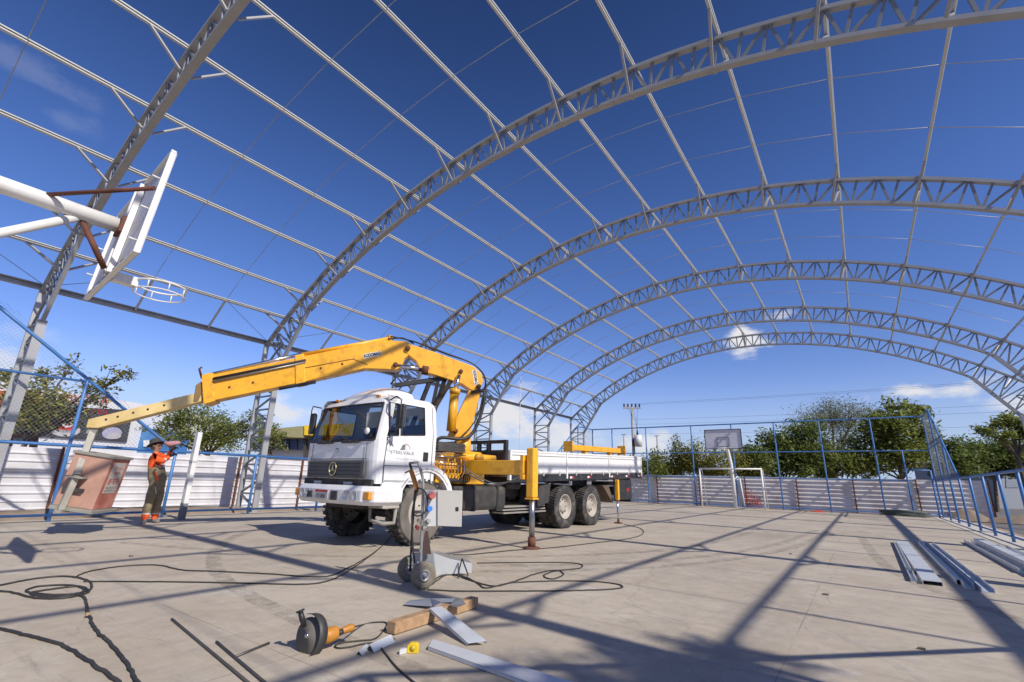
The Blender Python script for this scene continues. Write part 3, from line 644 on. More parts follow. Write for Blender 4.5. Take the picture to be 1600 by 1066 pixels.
for x in (-.34, -.56, -1.74, -1.96):
    h = L(MB().lathe([(0, .0), (.062, .0), (.072, .012), (.08, .0)], (x, -1.368 if abs(x-xm) < .75 else -1.345, .785), (0, -1, 0), 20), 'head_lamp', LENS, BUMP)
L(MB().lohi((-.17, -1.30, .73), (.0, -1.16, .85)), 'turn_signal', ORL, BUMP, .015); L(MB().lohi((-2.3, -1.30, .73), (-2.13, -1.16, .85)), 'turn_signal', ORL, BUMP, .015)
pt = L(MB().lohi((-1.46, -1.402, .70), (-1.06, -1.385, .85)), 'licence_plate', M('plate_grey', (.42, .42, .43), .5), BUMP)
L(MB().lohi((-1.45, -1.405, .815), (-1.07, -1.39, .847)), 'plate_band', REDL, pt)
worn_print('plate_text', KTXT, pt, tl((-1.26, -1.404, .755)), tl((1, 0, 0))-tl((0, 0, 0)), UP, .06, .28, 7)
L(MB().lohi((-.98, -1.40, .70), (-.80, -1.37, .84)), 'tow_socket', BLACK, BUMP); L(MB().lohi((-1.72, -1.40, .72), (-1.60, -1.36, .82)), 'tow_socket', BLACK, BUMP)
for x in (-1.7, -.75):
    L(MB().lohi((x-.12, -1.2, .93), (x+.12, -1.1, .985)), 'tow_bracket', M('bracket_grey', (.35, .36, .38), .5))
# step under bumper end, front skirt and fender
L(MB().lohi((-.34, -.98, .60), (.06, -.56, .645)), 'step_tread', M('step_plate', (.36, .33, .28), .7), None, .01)
b = MB(); b.path([(-.3, -.95, .6), (-.3, -.93, .42), (.02, -.9, .38), (.02, -.62, .38), (.02, -.6, .6)], .032, 8); L(b, 'step_frame', M('step_grey', (.25, .235, .2), .75))
for x0 in (-.5, -TW-.02):
    x1 = x0+.52; sec = []
    for i in range(15):
        a = math.radians(168-150*i/14); c = .66; yy = .03+c*math.cos(a)*(-1 if False else 1); zz = .56+(c+.02)*math.sin(a); sec.append((yy, zz))
    b = MB(); vs = []
    for (yy, zz) in sec: vs += [(x0, yy, zz), (x1, yy, zz), (x1, yy*.93, zz-.05), (x0, yy*.93, zz-.05)]
    b.add(vs, [(4*i+k, 4*i+(k+1) % 4, 4*i+4+(k+1) % 4, 4*i+4+k) for i in range(14) for k in range(4)], False); b.add(vs[:4], [(0, 1, 2, 3)]); b.add(vs[-4:], [(3, 2, 1, 0)]); L(b, 'fender', WHITE)
    xs = x1-.03 if x0 > -1 else x0
    arc = [(.03+.63*math.cos(math.radians(a)), .56+.65*math.sin(math.radians(a))) for a in range(172, 14, -12)]; arc2 = [(.03+.74*math.cos(math.radians(a)), .56+.72*math.sin(math.radians(a))) for a in (20, 40, 60, 80, 100)]
    for k in range(len(arc)-1):                                   # side panel round the wheel opening, strip by strip
        (ya, za), (yb, zb) = arc[k], arc[k+1]; top = 1.30
        hi = lambda y, z: (y, max(z+.03, .99)) if y < -.3 else (y+.05*(y > .2), z+.085)
        (yc, zc), (yd, zd) = hi(yb, zb), hi(ya, za); L(MB().prism([(xs, ya, za), (xs, yb, zb), (xs, yc, zc), (xs, yd, zd)], (.03, 0, 0)), 'wheel_skirt', WHITE)
    L(MB().prism([(xs, -1.02, .985), (xs, -1.02, .66), (xs, -.595, .66), (xs, -.595, .985)], (.03, 0, 0)), 'wheel_skirt', WHITE)
# mirrors and wipers
for s in (1, -1):
    fx = (lambda x: x) if s == 1 else (lambda x: 2*xm-x)
    L(MB().path([(fx(-.06), -.95, 2.30), (fx(.18), -1.02, 2.34), (fx(.27), -.98, 2.28), (fx(.27), -.97, 1.86), (fx(.2), -1.0, 1.75), (fx(.0), -.98, 1.68)], .013, 6), 'mirror_arm', BLACK)
    mr_ = L(MB().box((fx(.24), -.93, 2.02), (.19, .085, .40)), 'mirror', BLACK, None, .035)
    L(MB().box((fx(.24), -.885, 2.02), (.15, .006, .34)), 'mirror_glass', CHROME, mr_)
L(MB().path([(.02, -.98, 1.66), (.1, -.98, 1.58), (.1, -.9, 1.55), (.02, -.9, 1.64)], .006, 5), 'antenna_bracket', BLACK)
L(MB().lathe([(0, 0), (.055, 0), (.055, .02), (0, .025)], (-.27, -1.26, 1.78), (.3, -1, .2), 16), 'round_mirror', WPIPE)
for x in (-.7, -1.5):
    L(MB().path([(x, -1.27, 1.62), (x-.28, -1.262, 1.69), (x-.62, -1.256, 1.655)], .011, 5), 'wiper', BLACK); L(MB().lohi((x-.3, -1.27, 1.60), (x+.2, -1.245, 1.635)), 'wiper_cowl', BLACK)
# wheels
def wheel(x, y, outer, r=.5, w=.27, lug=False, name='wheel', sgn=1):
    t = L(MB().lathe([(.3, -w*.42), (r*.78, -w/2), (r*.95, -w*.47), (r, -w*.36), (r, w*.36), (r*.95, w*.47), (r*.78, w/2), (.3, w*.42)], (x, y, r), (1, 0, 0), 44), name, RUBBER)
    bl = MB(); nl = 30 if lug else 46
    for k in range(nl):
        a = 2*math.pi*k/nl
        for s in ((-1, 1) if lug else (-.72, -.25, .25, .72)):
            aa = a+(.5*2*math.pi/nl if s > 0 else 0); c = V3((x+s*w*(.27 if lug else .5), y+math.cos(aa)*(r+.004), r+math.sin(aa)*(r+.004)))
            bl.box(c, (w*.4 if lug else w*.2, .055 if lug else .045, .036 if lug else .016), Matrix.Rotation(aa-math.pi/2, 3, 'X'))
    L(bl, 'tread', RUBBER, t)
    ri = MB(); d = sgn*w
    if lug: ri.lathe([(r*.93, d*.47), (r*.80, d*.515), (r*.62, d*.50), (.29, d*.44)], (x, y, r), (1, 0, 0), 40); L(ri, 'sidewall', DUSTY, t); ri = MB()
    if outer: prof = [(.29, d*.42), (.275, d*.44), (.26, d*.40), (.245, d*.12), (.20, d*.02), (.13, d*.0), (.12, d*.16), (.09, d*.2), (.0, d*.2)]
    else: prof = [(.29, d*.42), (.28, d*.45), (.26, d*.42), (.24, d*.46), (.16, d*.56), (.13, d*.72), (.09, d*.76), (0, d*.76)]
    ri.lathe(prof, (x, y, r), (1, 0, 0), 32); rr = L(ri, 'rim', RIM, t)
    for k in range(8):
        a = 2*math.pi*k/8; L(MB().tube((x+d*(.06 if outer else .52), y+.155*math.cos(a), r+.155*math.sin(a)), (x+d*(.16 if outer else .62), y+.155*math.cos(a), r+.155*math.sin(a)), .016, n=6), 'wheel_nut', DARK, rr)
    return t
wheel(-.17, 0, False, .52, .34, True, 'front_wheel', 1); wheel(-TW+.17, 0, False, .52, .34, True, 'front_wheel', -1)
for y in (4.72, 6.08):
    wheel(-.15, y, True, .5, .26, False, 'rear_wheel', 1); wheel(-.46, y, True, .5, .26, False, 'rear_wheel', 1)
    wheel(-TW+.15, y, True, .5, .26, False, 'rear_wheel', -1); wheel(-TW+.46, y, True, .5, .26, False, 'rear_wheel', -1)
    L(MB().path([(-.5, y, .5), (xm, y, .5), (-TW+.5, y, .5)], [.09, .2, .09], 12), 'axle', DARK)
L(MB().path([(-.3, 0, .5), (-.7, 0, .45), (xm, 0, .45), (-TW+.3, 0, .5)], .07, 10), 'axle', DARK)
# chassis
ch = MB()
for x in (-.72, -1.58): ch.lohi((x-.05, -1.0, .72), (x+.05, 9.2, .98))
for y in (-.9, .6, 1.9, 3.4, 5.4, 7.4, 9.0): ch.lohi((-1.6, y-.05, .76), (-.7, y+.05, .94))
L(ch, 'chassis_rail', DARK); L(MB().lohi((-1.65, -.9, .55), (-.65, .9, .95)), 'engine_sump', DARK, None, .06)
L(MB().path([(-.62, 1.05, .72), (-.62, 2.0, .66), (xm, 4.7, .52)], .045, 8), 'prop_shaft', DARK)
tk = L(MB().lohi((-.62, 1.06, .50), (-.04, 2.36, .96)), 'fuel_tank', DARK, None, .08)
for y in (1.35, 2.05): L(MB().lohi((-.63, y-.03, .49), (-.03, y+.03, .975)), 'tank_strap', BLACK, tk)
L(MB().lohi((-.3, .74, .55), (.0, 1.02, .95)), 'battery_box', DARK, None, .03); L(MB().lohi((-.4, .75, .42), (.0, 1.0, .5)), 'rust_step', RUSTM)
for i in range(3): L(MB().lohi((-.5, 2.4, .40+.06*i), (-.15-.02*i, 4.0, .43+.06*i)), 'side_step', M('dusty_grey', (.26, .24, .21), .8))
L(MB().prism([(-.02, 3.55, .98), (-.02, 4.02, 1.02), (-.02, 3.95, .62), (-.02, 3.45, .52)], (-.56, 0, 0)), 'mudguard', DARK); L(MB().prism([(-.02, 6.72, 1.0), (-.02, 7.05, 1.02), (-.02, 7.35, .6), (-.02, 7.28, .55)], (-.56, 0, 0)), 'mudguard', M('mudguard_brown', (.12, .085, .06), .8))
for x in (-.35, -2.0): L(MB().lohi((x-.3, 8.6, .55), (x+.3, 8.63, 1.16)), 'mud_flap', BLACK)
L(MB().lohi((-.02, 7.4, .62), (.0, 8.6, 1.2)), 'side_panel', BLACK); L(MB().lohi((-.021, 8.25, .86), (.004, 8.4, .94)), 'side_reflector', REDL)
L(MB().lathe([(0, 0), (.09, .0), (.09, .5), (0, .5)], (-.28, 2.55, .98), (0, 1, 0), 16), 'air_tank', DARK)
# flatbed: floor rises slightly to the rear
def bz(y): return (y-2.3)*.0325
def bedbox(x0, x1, y0, y1, z0, z1):
    b = MB(); vs = [(x, y, z+bz(y)) for z in (z0, z1) for y in (y0, y1) for x in (x0, x1)]
    return b.add(vs, [(0, 2, 3, 1), (4, 5, 7, 6), (0, 1, 5, 4), (2, 6, 7, 3), (0, 4, 6, 2), (1, 3, 7, 5)])
BED = L(bedbox(-TW-.03, .03, 2.32, 9.3, 1.14, 1.19), 'bed_floor', WOOD)
for x in (0.0, -TW-.03): L(bedbox(x, x+.05, 2.32, 9.3, 1.03, 1.185), 'under_rail', BLACK)
for y in [2.5+.75*i for i in range(9)]: L(bedbox(-TW, 0, y-.04, y+.04, 1.0, 1.14), 'cross_bearer', DARK)
secs = [(2.36, 4.62), (4.68, 6.96), (7.02, 9.28)]
for x in (.012, -TW-.045):
    for (a, c) in secs:
        s = L(bedbox(x, x+.03, a, c, 1.195, 1.66), 'side_board', BEDW, BED)
        for z in (1.22, 1.60): L(bedbox(x+.03 if x > -1 else x-.02, x+.05 if x > -1 else x, a+.02, c-.02, z, z+.05), 'board_rib', BEDW, s)
        L(bedbox(x-.005, x+.045, a, c, 1.662, 1.70), 'cap_rail', BEDW, s)
    for y in (2.34, 4.65, 6.99, 9.3): L(bedbox(x-.012, x+.056, y-.028, y+.028, 1.08, 1.69), 'bed_post', BEDW, BED)
    for y in (2.9, 3.6, 4.3, 5.1, 5.9, 6.6, 7.5, 8.3, 9.0): L(bedbox(x+.03, x+.058, y-.02, y+.02, 1.15, 1.26), 'hinge', M('hinge_grey', (.5, .5, .5), .5), BED)
L(bedbox(-TW, .03, 9.28, 9.31, 1.195, 1.68), 'tail_board', BEDW, BED)
for i, y in enumerate((3.2, 4.9, 5.8, 7.2, 8.2, 9.1)):
    L(bedbox(.051, .055, y, y+.1, 1.08, 1.13), 'reflector', REDL, BED); L(bedbox(.051, .055, y-.1, y-.001, 1.08, 1.13), 'reflector', WTXT, BED)
hb = MB()
for z in (1.2, 1.62, 1.83): hb.lohi((-TW, 2.2, z), (.02, 2.28, z+.07))
for x in (-TW, -1.75, -.85, -.55, -.04): hb.lohi((x, 2.195, 1.15), (x+.07, 2.285, 1.9))
HB = L(hb, 'headboard', BLACK); L(MB().lohi((-TW, 2.22, 1.2), (0, 2.26, 1.64)), 'headboard_panel', BLACK, HB)
# boom cradle lying on the bed
cr = MB()
for p in ((5.6, 9.0),): cr.add(bedbox(-.62, -.40, p[0], p[1], 1.80, 1.95).v, [(0, 2, 3, 1), (4, 5, 7, 6), (0, 1, 5, 4), (2, 6, 7, 3), (0, 4, 6, 2), (1, 3, 7, 5)])
CR = thing('boom_cradle', 'yellow steel cradle beam standing on the truck bed', 'cradle', tl((-.5, 7.6, 1.3)), TRZ, None)
L(cr, 'cradle_beam', YEL, CR, .01)
for y in (6.5, 8.1): L(bedbox(-.58, -.44, y-.06, y+.06, 1.192, 1.80), 'cradle_leg', YEL, CR)
for y, s in ((5.6, -1), (9.0, 1)):
    L(bedbox(-.66, -.36, y-.02, y+.02, 1.76, 2.04), 'end_plate', YEL, CR)
L(MB().bar((-.5, 8.8, 1.80+bz(8.8)), (-.5, 8.35, 1.2+bz(8.35)), .06, .06), 'cradle_prop', YEL, CR)

# ================================================================== LOADER CRANE (boom in the vertical plane from its column to the basket)
CC = V3((-6.75, 7.8, 0)); CT = V3((-11.1, 2.95, 0)); CD = (CT-CC).normalized(); CN = V3((-CD.y, CD.x, 0))
if CN.dot(V3((1, -1, 0))) < 0: CN = -CN
def C(s, z, o=0.0): return CC+CD*s+UP*z+CN*o
CRN = thing('loader_crane', 'yellow folding loader crane mounted behind the truck cab', 'crane', (CC.x, CC.y, 1.0), 0)
def plate(poly, w, name, mat, parent=CRN, bevel=.012, o=0.0):
    return MB().prism([C(s, z, o-w/2) for s, z in poly], CN*w).build(name, mat, parent, bevel)
plate([(.36, 1.90), (-.10, 1.92), (-.30, 2.9), (-.26, 3.06), (-.10, 3.08), (-.04, 2.9)], .26, 'column', YEL)
plate([(1.38, 3.78), (1.28, 3.82), (.7, 3.68), (-.12, 3.44), (-.29, 3.30), (-.34, 3.12), (-.27, 2.92), (-.12, 2.90), (.12, 3.04), (.42, 3.12), (.74, 3.20), (.98, 3.24), (1.12, 3.46), (1.38, 3.64)], .30, 'knuckle_arm', YEL)
BOOM = plate([(1.22, 3.80), (1.36, 3.88), (1.86, 3.86), (3.42, 3.36), (5.06, 2.84), (4.92, 2.36), (3.34, 2.84), (2.16, 3.22), (1.70, 3.24), (1.52, 3.24), (1.42, 3.30), (1.36, 3.50), (1.24, 3.62)], .28, 'main_boom', YEL)
plate([(3.52, 3.38), (3.36, 3.43), (3.24, 2.84), (3.42, 2.78)], .33, 'boom_collar', YEL, BOOM)
plate([(5.12, 2.86), (4.94, 2.92), (4.80, 2.37), (4.98, 2.30)], .33, 'boom_collar', YEL, BOOM)
plate([(5.20, 2.66), (5.12, 2.74), (5.04, 2.66), (5.10, 2.36), (5.18, 2.34)], .23, 'end_bracket', M('bracket_dirty', (.22, .14, .05), .7), BOOM)
MB().path([C(5.12, 2.80, .1), C(5.2, 2.98, .1), C(5.16, 3.02, .1)], .02, 6).build('hose_guide', RUSTM, BOOM)
MB().path([C(1.72, 3.94), C(3.42, 3.44)], .045, 10).build('extension_ram', YEL, BOOM); MB().path([C(3.42, 3.44, .05), C(5.0, 2.90, .05)], .032, 10).build('ram_rod', CHROME, BOOM)
MB().path([C(3.3, 3.30, .17), C(4.9, 2.80, .17)], .022, 8).build('hydraulic_line', BLACK, BOOM); MB().path([C(3.3, 3.25, .17), C(4.9, 2.74, .17)], .018, 8).build('hydraulic_line', M('steel_line', (.3, .29, .27), .4, .6), BOOM)
MB().box(C(1.72, 3.95), (.10, .10, .11)).build('ram_lug', YEL, BOOM)
MB().path([C(3.05, 2.86, .2), C(3.7, 2.68, .2)], .035, 8).build('boom_latch', DARK, BOOM)
MB().path([C(3.3, 3.14, .146), C(2.4, 3.40, .146), C(2.1, 3.30, .146)], .006, 4).build('weld_seam', RUSTM, BOOM)
EXT = plate([(5.05, 2.56), (5.05, 2.36), (6.62, 1.78), (6.80, 1.78), (6.80, 1.93)], .20, 'boom_extension', CREAM)
for s, z in ((5.9, 2.16), (6.12, 2.085), (6.35, 2.0), (6.52, 1.94), (5.65, 2.25)): MB().lathe([(0, 0), (.02, 0), (.02, .004), (0, .004)], C(s, z, .1), CN, 12).build('pin_hole', KTXT, EXT)
for s, z, r in ((1.32, 3.72, .055), (1.54, 3.34, .05), (-.24, 3.0, .05), (.16, 3.30, .045), (.2, 2.03, .05)):
    MB().lathe([(0, .20), (r, .20), (r, -.20), (0, -.20)], C(s, z), CN, 16).build('pivot_pin', RUSTM, CRN)
# rams
MB().tube(C(.30, 2.02, .2), C(.27, 2.84, .2), .095, n=18).build('lift_ram', YEL, CRN); MB().tube(C(.27, 2.80, .2), C(.26, 2.90, .2), .11, n=18).build('ram_gland', YEL, CRN); MB().tube(C(.27, 2.85, .2), C(.2, 3.2, .2), .05, n=14).build('ram_rod', CHROME, CRN)
MB().tube(C(.85, 3.28, .1), C(.98, 3.29, .1), .10, n=16).build('fold_ram', RUSTM, CRN); MB().tube(C(.95, 3.29, .1), C(1.54, 3.34, .1), .055, n=14).build('ram_rod', CHROME, CRN)
MB().path(smooth_pts([C(-.08, 2.85, .17), C(-.36, 2.9, .16), C(-.34, 2.5, .17), C(-.18, 2.05, .2), C(.05, 1.87, .25), C(.5, 1.87, .3), C(.62, 1.70, .3)]), .035, 8).build('hose', BLACK, CRN)
MB().path(smooth_pts([C(1.2, 3.85, .1), C(1.45, 3.95, .1), C(1.75, 3.9, .1)]), .018, 6).build('hose', BLACK, CRN)
for k in range(3):
    MB().path(smooth_pts([C(.5, 1.6, .2+.03*k), C(.1, 1.9, .24), C(-.22, 2.3, .17), C(-.34, 2.8, .16+.02*k), C(-.38, 3.2, .1+.03*k), C(-.1, 3.5, .12), C(.5, 3.68, .1+.03*k), C(1.2, 3.9, .08), C(1.7, 3.98, .06)]), .014, 6).build('hose', BLACK, CRN)
for s_, z_ in ((2.6, 3.28), (3.0, 3.16), (4.2, 2.78), (4.6, 2.66)): MB().box(C(s_, z_, .145), (.03, .03, .03)).build('bolt_head', RUSTM, BOOM)
# boom rest frame over the cab
b = MB(); b.bar(C(1.52, 2.93), C(.22, 3.22), .10, .09); RK = b.build('boom_rest', BLACK, CRN, .008)
for a, e in ((C(.62, 3.12), tl((-.55, .3, 1.2))), (C(.48, 3.14), tl((-.75, .36, 1.2))), (C(.32, 3.17), tl((-.5, .42, 2.2))), (C(.8, 3.06), tl((-1.3, .3, 1.2)))):
    MB().bar(a, e, .06, .08).build('rest_leg', BLACK, RK)
MB().path([C(1.35, 2.98), C(1.5, 3.12), C(1.6, 2.95)], .02, 6).build('rest_hook', BLACK, RK)
# printed plates
for (s, z, ds, dz, L_) in ((2.03, 3.52, -.96, .29, .36),):
    r = (CD*ds+UP*dz).normalized(); u = r.cross(CN)*-1 if r.cross(CN).z < 0 else r.cross(CN)
    o = C(s, z, .145); MB().add([o-r*L_/2-u*.05, o+r*L_/2-u*.05, o+r*L_/2+u*.05, o-r*L_/2+u*.05], [(0, 1, 2, 3)]).build('name_plate', WTXT, BOOM)
    text('RODOMAQ', 'plate_text', KTXT, BOOM, o, r, u, .085, .004, L_*.94, .035)
r = (CD*-.22+UP*-1).normalized(); u = CN.cross(r); o = C(-.16, 3.2, .155)
MB().add([o-r*.16-u*.045, o+r*.16-u*.045, o+r*.16+u*.045, o-r*.16+u*.045], [(0, 1, 2, 3)]).build('name_plate', WTXT, CRN); text('RODOMAQ', 'plate_text', KTXT, CRN, o, r, u, .075, .004, .30, .035)
# base, slewing post and controls between cab and bed
def LC(b, name, mat, bevel=0, parent=CRN): b.v = [tuple(tl(p)) for p in b.v]; return b.build(name, mat, parent, bevel)
LC(MB().lohi((-2.0, .95, .98), (-.25, 1.85, 1.22)), 'crane_base', YEL, .02); LC(MB().lohi((-1.0, 1.3, 1.22), (-.35, 1.85, 1.62)), 'slew_housing', YEL, .03)
MB().tube((CC.x, CC.y, 1.5), (CC.x, CC.y, 1.96), .17, .15, 20).build('slew_post', YEL, CRN)
LC(MB().tube((-1.5, 1.2, 1.5), (.08, 1.25, 1.46), .10, n=16), 'slew_cylinder', YEL); LC(MB().lathe([(.0, 0), (.10, 0), (.10, .08), (.05, .1), (.0, .1)], (.08, 1.25, 1.46), (1, 0, 0), 16), 'cylinder_cap', YEL); LC(MB().tube((-.2, .9, 1.5), (.1, 1.75, 1.48), .07, n=14), 'slew_cylinder', YEL)
vb = LC(MB().lohi((-.42, .30, 1.0), (-.05, .92, 1.18)), 'valve_bank', YEL, .02)
rr = random.Random(3)
for i in range(9):
    y = .33+.07*i; LC(MB().tube((-.2, y, 1.15), (-.16, y, 1.38+.02*rr.random()), .032, n=10), 'valve_spool', YEL, 0, vb)
    LC(MB().lathe([(0, 0), (.042, 0), (.042, .03), (0, .03)], (-.17, y, 1.24), (0, 0, 1), 8), 'valve_cap', YEL, 0, vb)
for i in range(8):
    z = 1.30+.052*i; LC(MB().path([(-.05, .26, z), (-.03, .6, z+.01), (-.02, 1.02, z+.015*rr.uniform(-1, 1))], .009, 6), 'control_rod', CHROME if i % 2 else M('rod_brown', (.18, .14, .1), .5, .5), 0, vb)
for i in range(7): LC(MB().path([(-.02, .4+.085*i, 1.08), (.05, .4+.085*i+.02, 1.2), (.03, .42+.085*i, 1.4+.05*rr.random())], .010, 6), 'control_lever', YEL if i % 2 else CHROME, 0, vb)
for i in range(10): LC(MB().path(smooth_pts([(-.1, .4+.05*i, 1.12), (.0, .45+.06*i, 1.0+.05*rr.random()), (-.1, .7+.06*i, 1.05), (-.3, 1.0+.05*i, 1.3)]), .013, 6), 'valve_hose', BLACK, 0, vb)
LC(MB().lohi((-.12, .28, 1.55), (-.02, 1.0, 1.72)), 'control_guard', DARK, .01)
# outriggers
for s in (1, -1):
    fx = (lambda x: x) if s == 1 else (lambda x: 2*xm-x); name = 'outrigger'
    o = LC(MB().lohi((fx(-.35), 1.0, 1.17), (fx(1.36), 1.24, 1.42)), 'outrigger_beam', YEL, .012)
    LC(MB().lohi((fx(1.30), .98, 1.10), (fx(1.36), 1.26, 1.50)), 'beam_flange', YEL, 0, o)
    LC(MB().lohi((fx(1.385), 1.04, .80), (fx(1.54), 1.20, 1.63)), 'outrigger_leg', YEL, .025, o)
    LC(MB().lohi((fx(1.38), 1.03, .775), (fx(1.545), 1.205, .80)), 'leg_collar', YEL, 0, o)
    LC(MB().tube((fx(1.47), 1.12, .16), (fx(1.47), 1.12, .82), .048, n=14), 'outrigger_rod', M('rod_steel', (.30, .30, .31), .35, .7), 0, o)
    LC(MB().tube((fx(1.47), 1.12, .02), (fx(1.47), 1.12, .18), .065, n=14), 'foot_tube', RUSTM, 0, o); LC(MB().lathe([(0, .0), (.14, 0), (.14, .025), (.05, .04), (0, .04)], (fx(1.47), 1.12, 0), (0, 0, 1), 20), 'foot_pad', RUSTM, 0, o)
    LC(MB().lohi((fx(.10), 7.22, .62), (fx(.20), 7.32, 1.18)), 'rear_outrigger_leg', YEL, .015); LC(MB().tube((fx(.15), 7.27, .02), (fx(.15), 7.27, .65), .032, n=12), 'rear_outrigger_rod', CHROME); LC(MB().lohi((fx(.06), 7.18, 0), (fx(.24), 7.36, .03)), 'rear_foot', RUSTM); LC(MB().lohi((fx(-.7), 7.22, 1.02), (fx(.12), 7.32, 1.12)), 'rear_outrigger_beam', DARK)
    for k in range(2): LC(MB().path(smooth_pts([(fx(-.1), .95, 1.35-.08*k), (fx(.2), .94, 1.2-.05*k), (fx(.7), .95, 1.03-.04*k), (fx(1.1), .97, 1.06), (fx(1.38), 1.0, 1.2)]), .012, 6), 'outrigger_hose', M('hose_grey', (.16, .155, .15), .6), 0, o)

# ------------------------------------------------------------------ personnel basket hanging from the boom tip
BK = thing('personnel_basket', 'faded red box basket hanging from the crane boom tip', 'basket', (-11.1, 2.95, .36))
Bx, By_ = CN, -CD; tilt = Matrix.Rotation(math.radians(-8), 3, CN)
def K(a, b_, c): return V3((-11.1, 2.95, .86)) + tilt @ (Bx*a*.9 + By_*b_*.9 + UP*c*.93)      # a: towards camera, b: right, c: up
def kbox(a0, a1, b0, b1, c0, c1, name, mat, bevel=0, parent=BK):
    vs = [K(a, b_, c) for c in (c0, c1) for b_ in (b0, b1) for a in (a0, a1)]
    return MB().add(vs, [(0, 2, 3, 1), (4, 5, 7, 6), (0, 1, 5, 4), (2, 6, 7, 3), (0, 4, 6, 2), (1, 3, 7, 5)]).build(name, mat, parent, bevel)
kbox(-.33, .33, -.33, .33, -.47, -.44, 'basket_floor', GREYG)
kbox(.30, .33, -.33, .33, -.46, .48, 'front_panel', PINK, .006); kbox(-.33, -.30, -.33, .33, -.46, .48, 'rear_panel', PINK); kbox(-.299, .299, -.33, -.30, -.46, .48, 'side_panel', PINK)
sp = kbox(-.30, .30, .30, .33, -.46, .48, 'side_panel', PINKD, .006)
for (a0, a1, b0, b1) in ((.31, .36, -.36, .36), (-.36, -.31, -.36, .36), (-.31, .31, -.36, -.31), (-.31, .31, .31, .36)):
    kbox(a0, a1, b0, b1, .47, .52, 'top_rim', GREYG, .006); kbox(a0, a1, b0, b1, -.52, -.46, 'bottom_rim', GREYG, .006)
nt = kbox(-.22, .22, .332, .336, -.16, .40, 'warning_label', M('label_dirty_white', (.50, .46, .40), .8, 0, .2, 9, dirt=(.42, .2, .15), damt=.6, dscale=9), 0, sp)
lr = tilt @ (-Bx); lu = tilt @ UP
for cz, hgt, wd, mt, n_ in ((.30, .04, .26, RTXT, 7), (.21, .045, .2, RTXT, 5), (.06, .09, .34, RTXT, 6), (-.06, .03, .36, KTXT, 14), (-.115, .03, .38, KTXT, 15)):
    worn_print('label_text', mt, nt, K(0, .3375, cz), lr, lu, hgt, wd, n_)
# hanger arm: from boom tip, along the box's front to its floor
tip = C(6.70, 1.80)
MB().bar(C(6.66, 1.86), C(6.74, 1.66), .13, .15).build('tip_joint', GREYG, BK, .01)
hang = MB().bar(C(6.72, 1.72), K(.42, -.10, .1), .10, .11).build('hanger_arm', M('hanger_grey', (.36, .34, .29), .7, 0, .15, 5, dirt=(.2, .15, .1), damt=.5), BK, .008)
MB().bar(K(.42, -.10, .1), K(.42, -.12, -.50), .09, .09).build('hanger_lower', M('hanger_grey', (.3, .3, .3)), BK, .006)
kbox(.34, .52, -.24, .06, .06, .085, 'hanger_bracket', GREYG); kbox(-.1, .48, -.17, -.07, -.55, -.50, 'floor_bracket', GREYG); kbox(.33, .40, -.25, .08, -.18, -.12, 'clamp', DARK)

# ================================================================== WORKER
WO = G(234, 818)
def J(x, y, d=0.0): return VP(x, y, WO, d)
bones = {'pel': (J(246, 752), .135), 'waist': (J(245, 740), .13), 'chest': (J(244.5, 724), .15), 'neck0': (J(243.5, 711), .085), 'neck': (J(243.5, 706), .055), 'jaw': (J(246.5, 702), .062), 'head': (J(245, 697), .088), 'crown': (J(243.5, 692.5), .07), 'nose': (J(251.5, 699.5), .016),
         'hipL': (J(244, 757, -.09), .105), 'kneeL': (J(233, 783, -.10), .078), 'ankL': (J(226, 810, -.10), .062), 'heelL': (J(226, 815.5, -.10), .045), 'toeL': (J(218.5, 818.5, -.14), .042),
         'hipR': (J(249, 757, .09), .105), 'kneeR': (J(247, 784, .11), .078), 'ankR': (J(241.5, 809, .12), .062), 'heelR': (J(241, 813.5, .12), .045), 'toeR': (J(248.5, 815.2, .10), .042),
         'shL': (J(241.5, 714, -.17), .07), 'elL': (J(254.5, 721.5, -.22), .055), 'wrL': (J(266, 712, -.10), .038), 'shR': (J(249, 712, .15), .07), 'elR': (J(261, 716, .16), .055), 'wrR': (J(268, 703, .04), .038)}
edges = [('pel', 'waist'), ('waist', 'chest'), ('chest', 'neck0'), ('neck0', 'neck'), ('neck', 'jaw'), ('jaw', 'head'), ('head', 'crown'), ('head', 'nose'), ('pel', 'hipL'), ('hipL', 'kneeL'), ('kneeL', 'ankL'), ('ankL', 'heelL'), ('heelL', 'toeL'),
         ('pel', 'hipR'), ('hipR', 'kneeR'), ('kneeR', 'ankR'), ('ankR', 'heelR'), ('heelR', 'toeR'), ('chest', 'shL'), ('shL', 'elL'), ('elL', 'wrL'), ('chest', 'shR'), ('shR', 'elR'), ('elR', 'wrR')]
PER = thing('person', 'worker in orange and khaki overalls and brimmed hat reaching up to a post', 'person', WO)
names = list(bones); me = bpy.data.meshes.new('body'); me.from_pydata([bones[n][0]-WO for n in names], [(names.index(a), names.index(b_)) for a, b_ in edges], [])
body = bpy.data.objects.new('body', me); col.objects.link(body)
sk = body.modifiers.new('skin', 'SKIN'); sk.use_smooth_shade = True
for i, n in enumerate(names): _k = 1.0 if n in ('jaw', 'head', 'crown', 'nose', 'neck', 'wrL', 'wrR') else 1.16; me.skin_vertices[0].data[i].radius = (bones[n][1]*_k, bones[n][1]*_k); me.skin_vertices[0].data[i].use_root = n == 'pel'
ss = body.modifiers.new('sub', 'SUBSURF'); ss.levels = 2; ss.render_levels = 2
bpy.context.view_layer.update(); dg = bpy.context.evaluated_depsgraph_get(); m2 = bpy.data.meshes.new_from_object(body.evaluated_get(dg)); bpy.data.objects.remove(body)
from mathutils import noise as mnoise
for v_ in m2.vertices:
    if v_.co.z < 1.42: v_.co += v_.normal*(mnoise.noise(v_.co*9)*.016+mnoise.noise(v_.co*22)*.009)
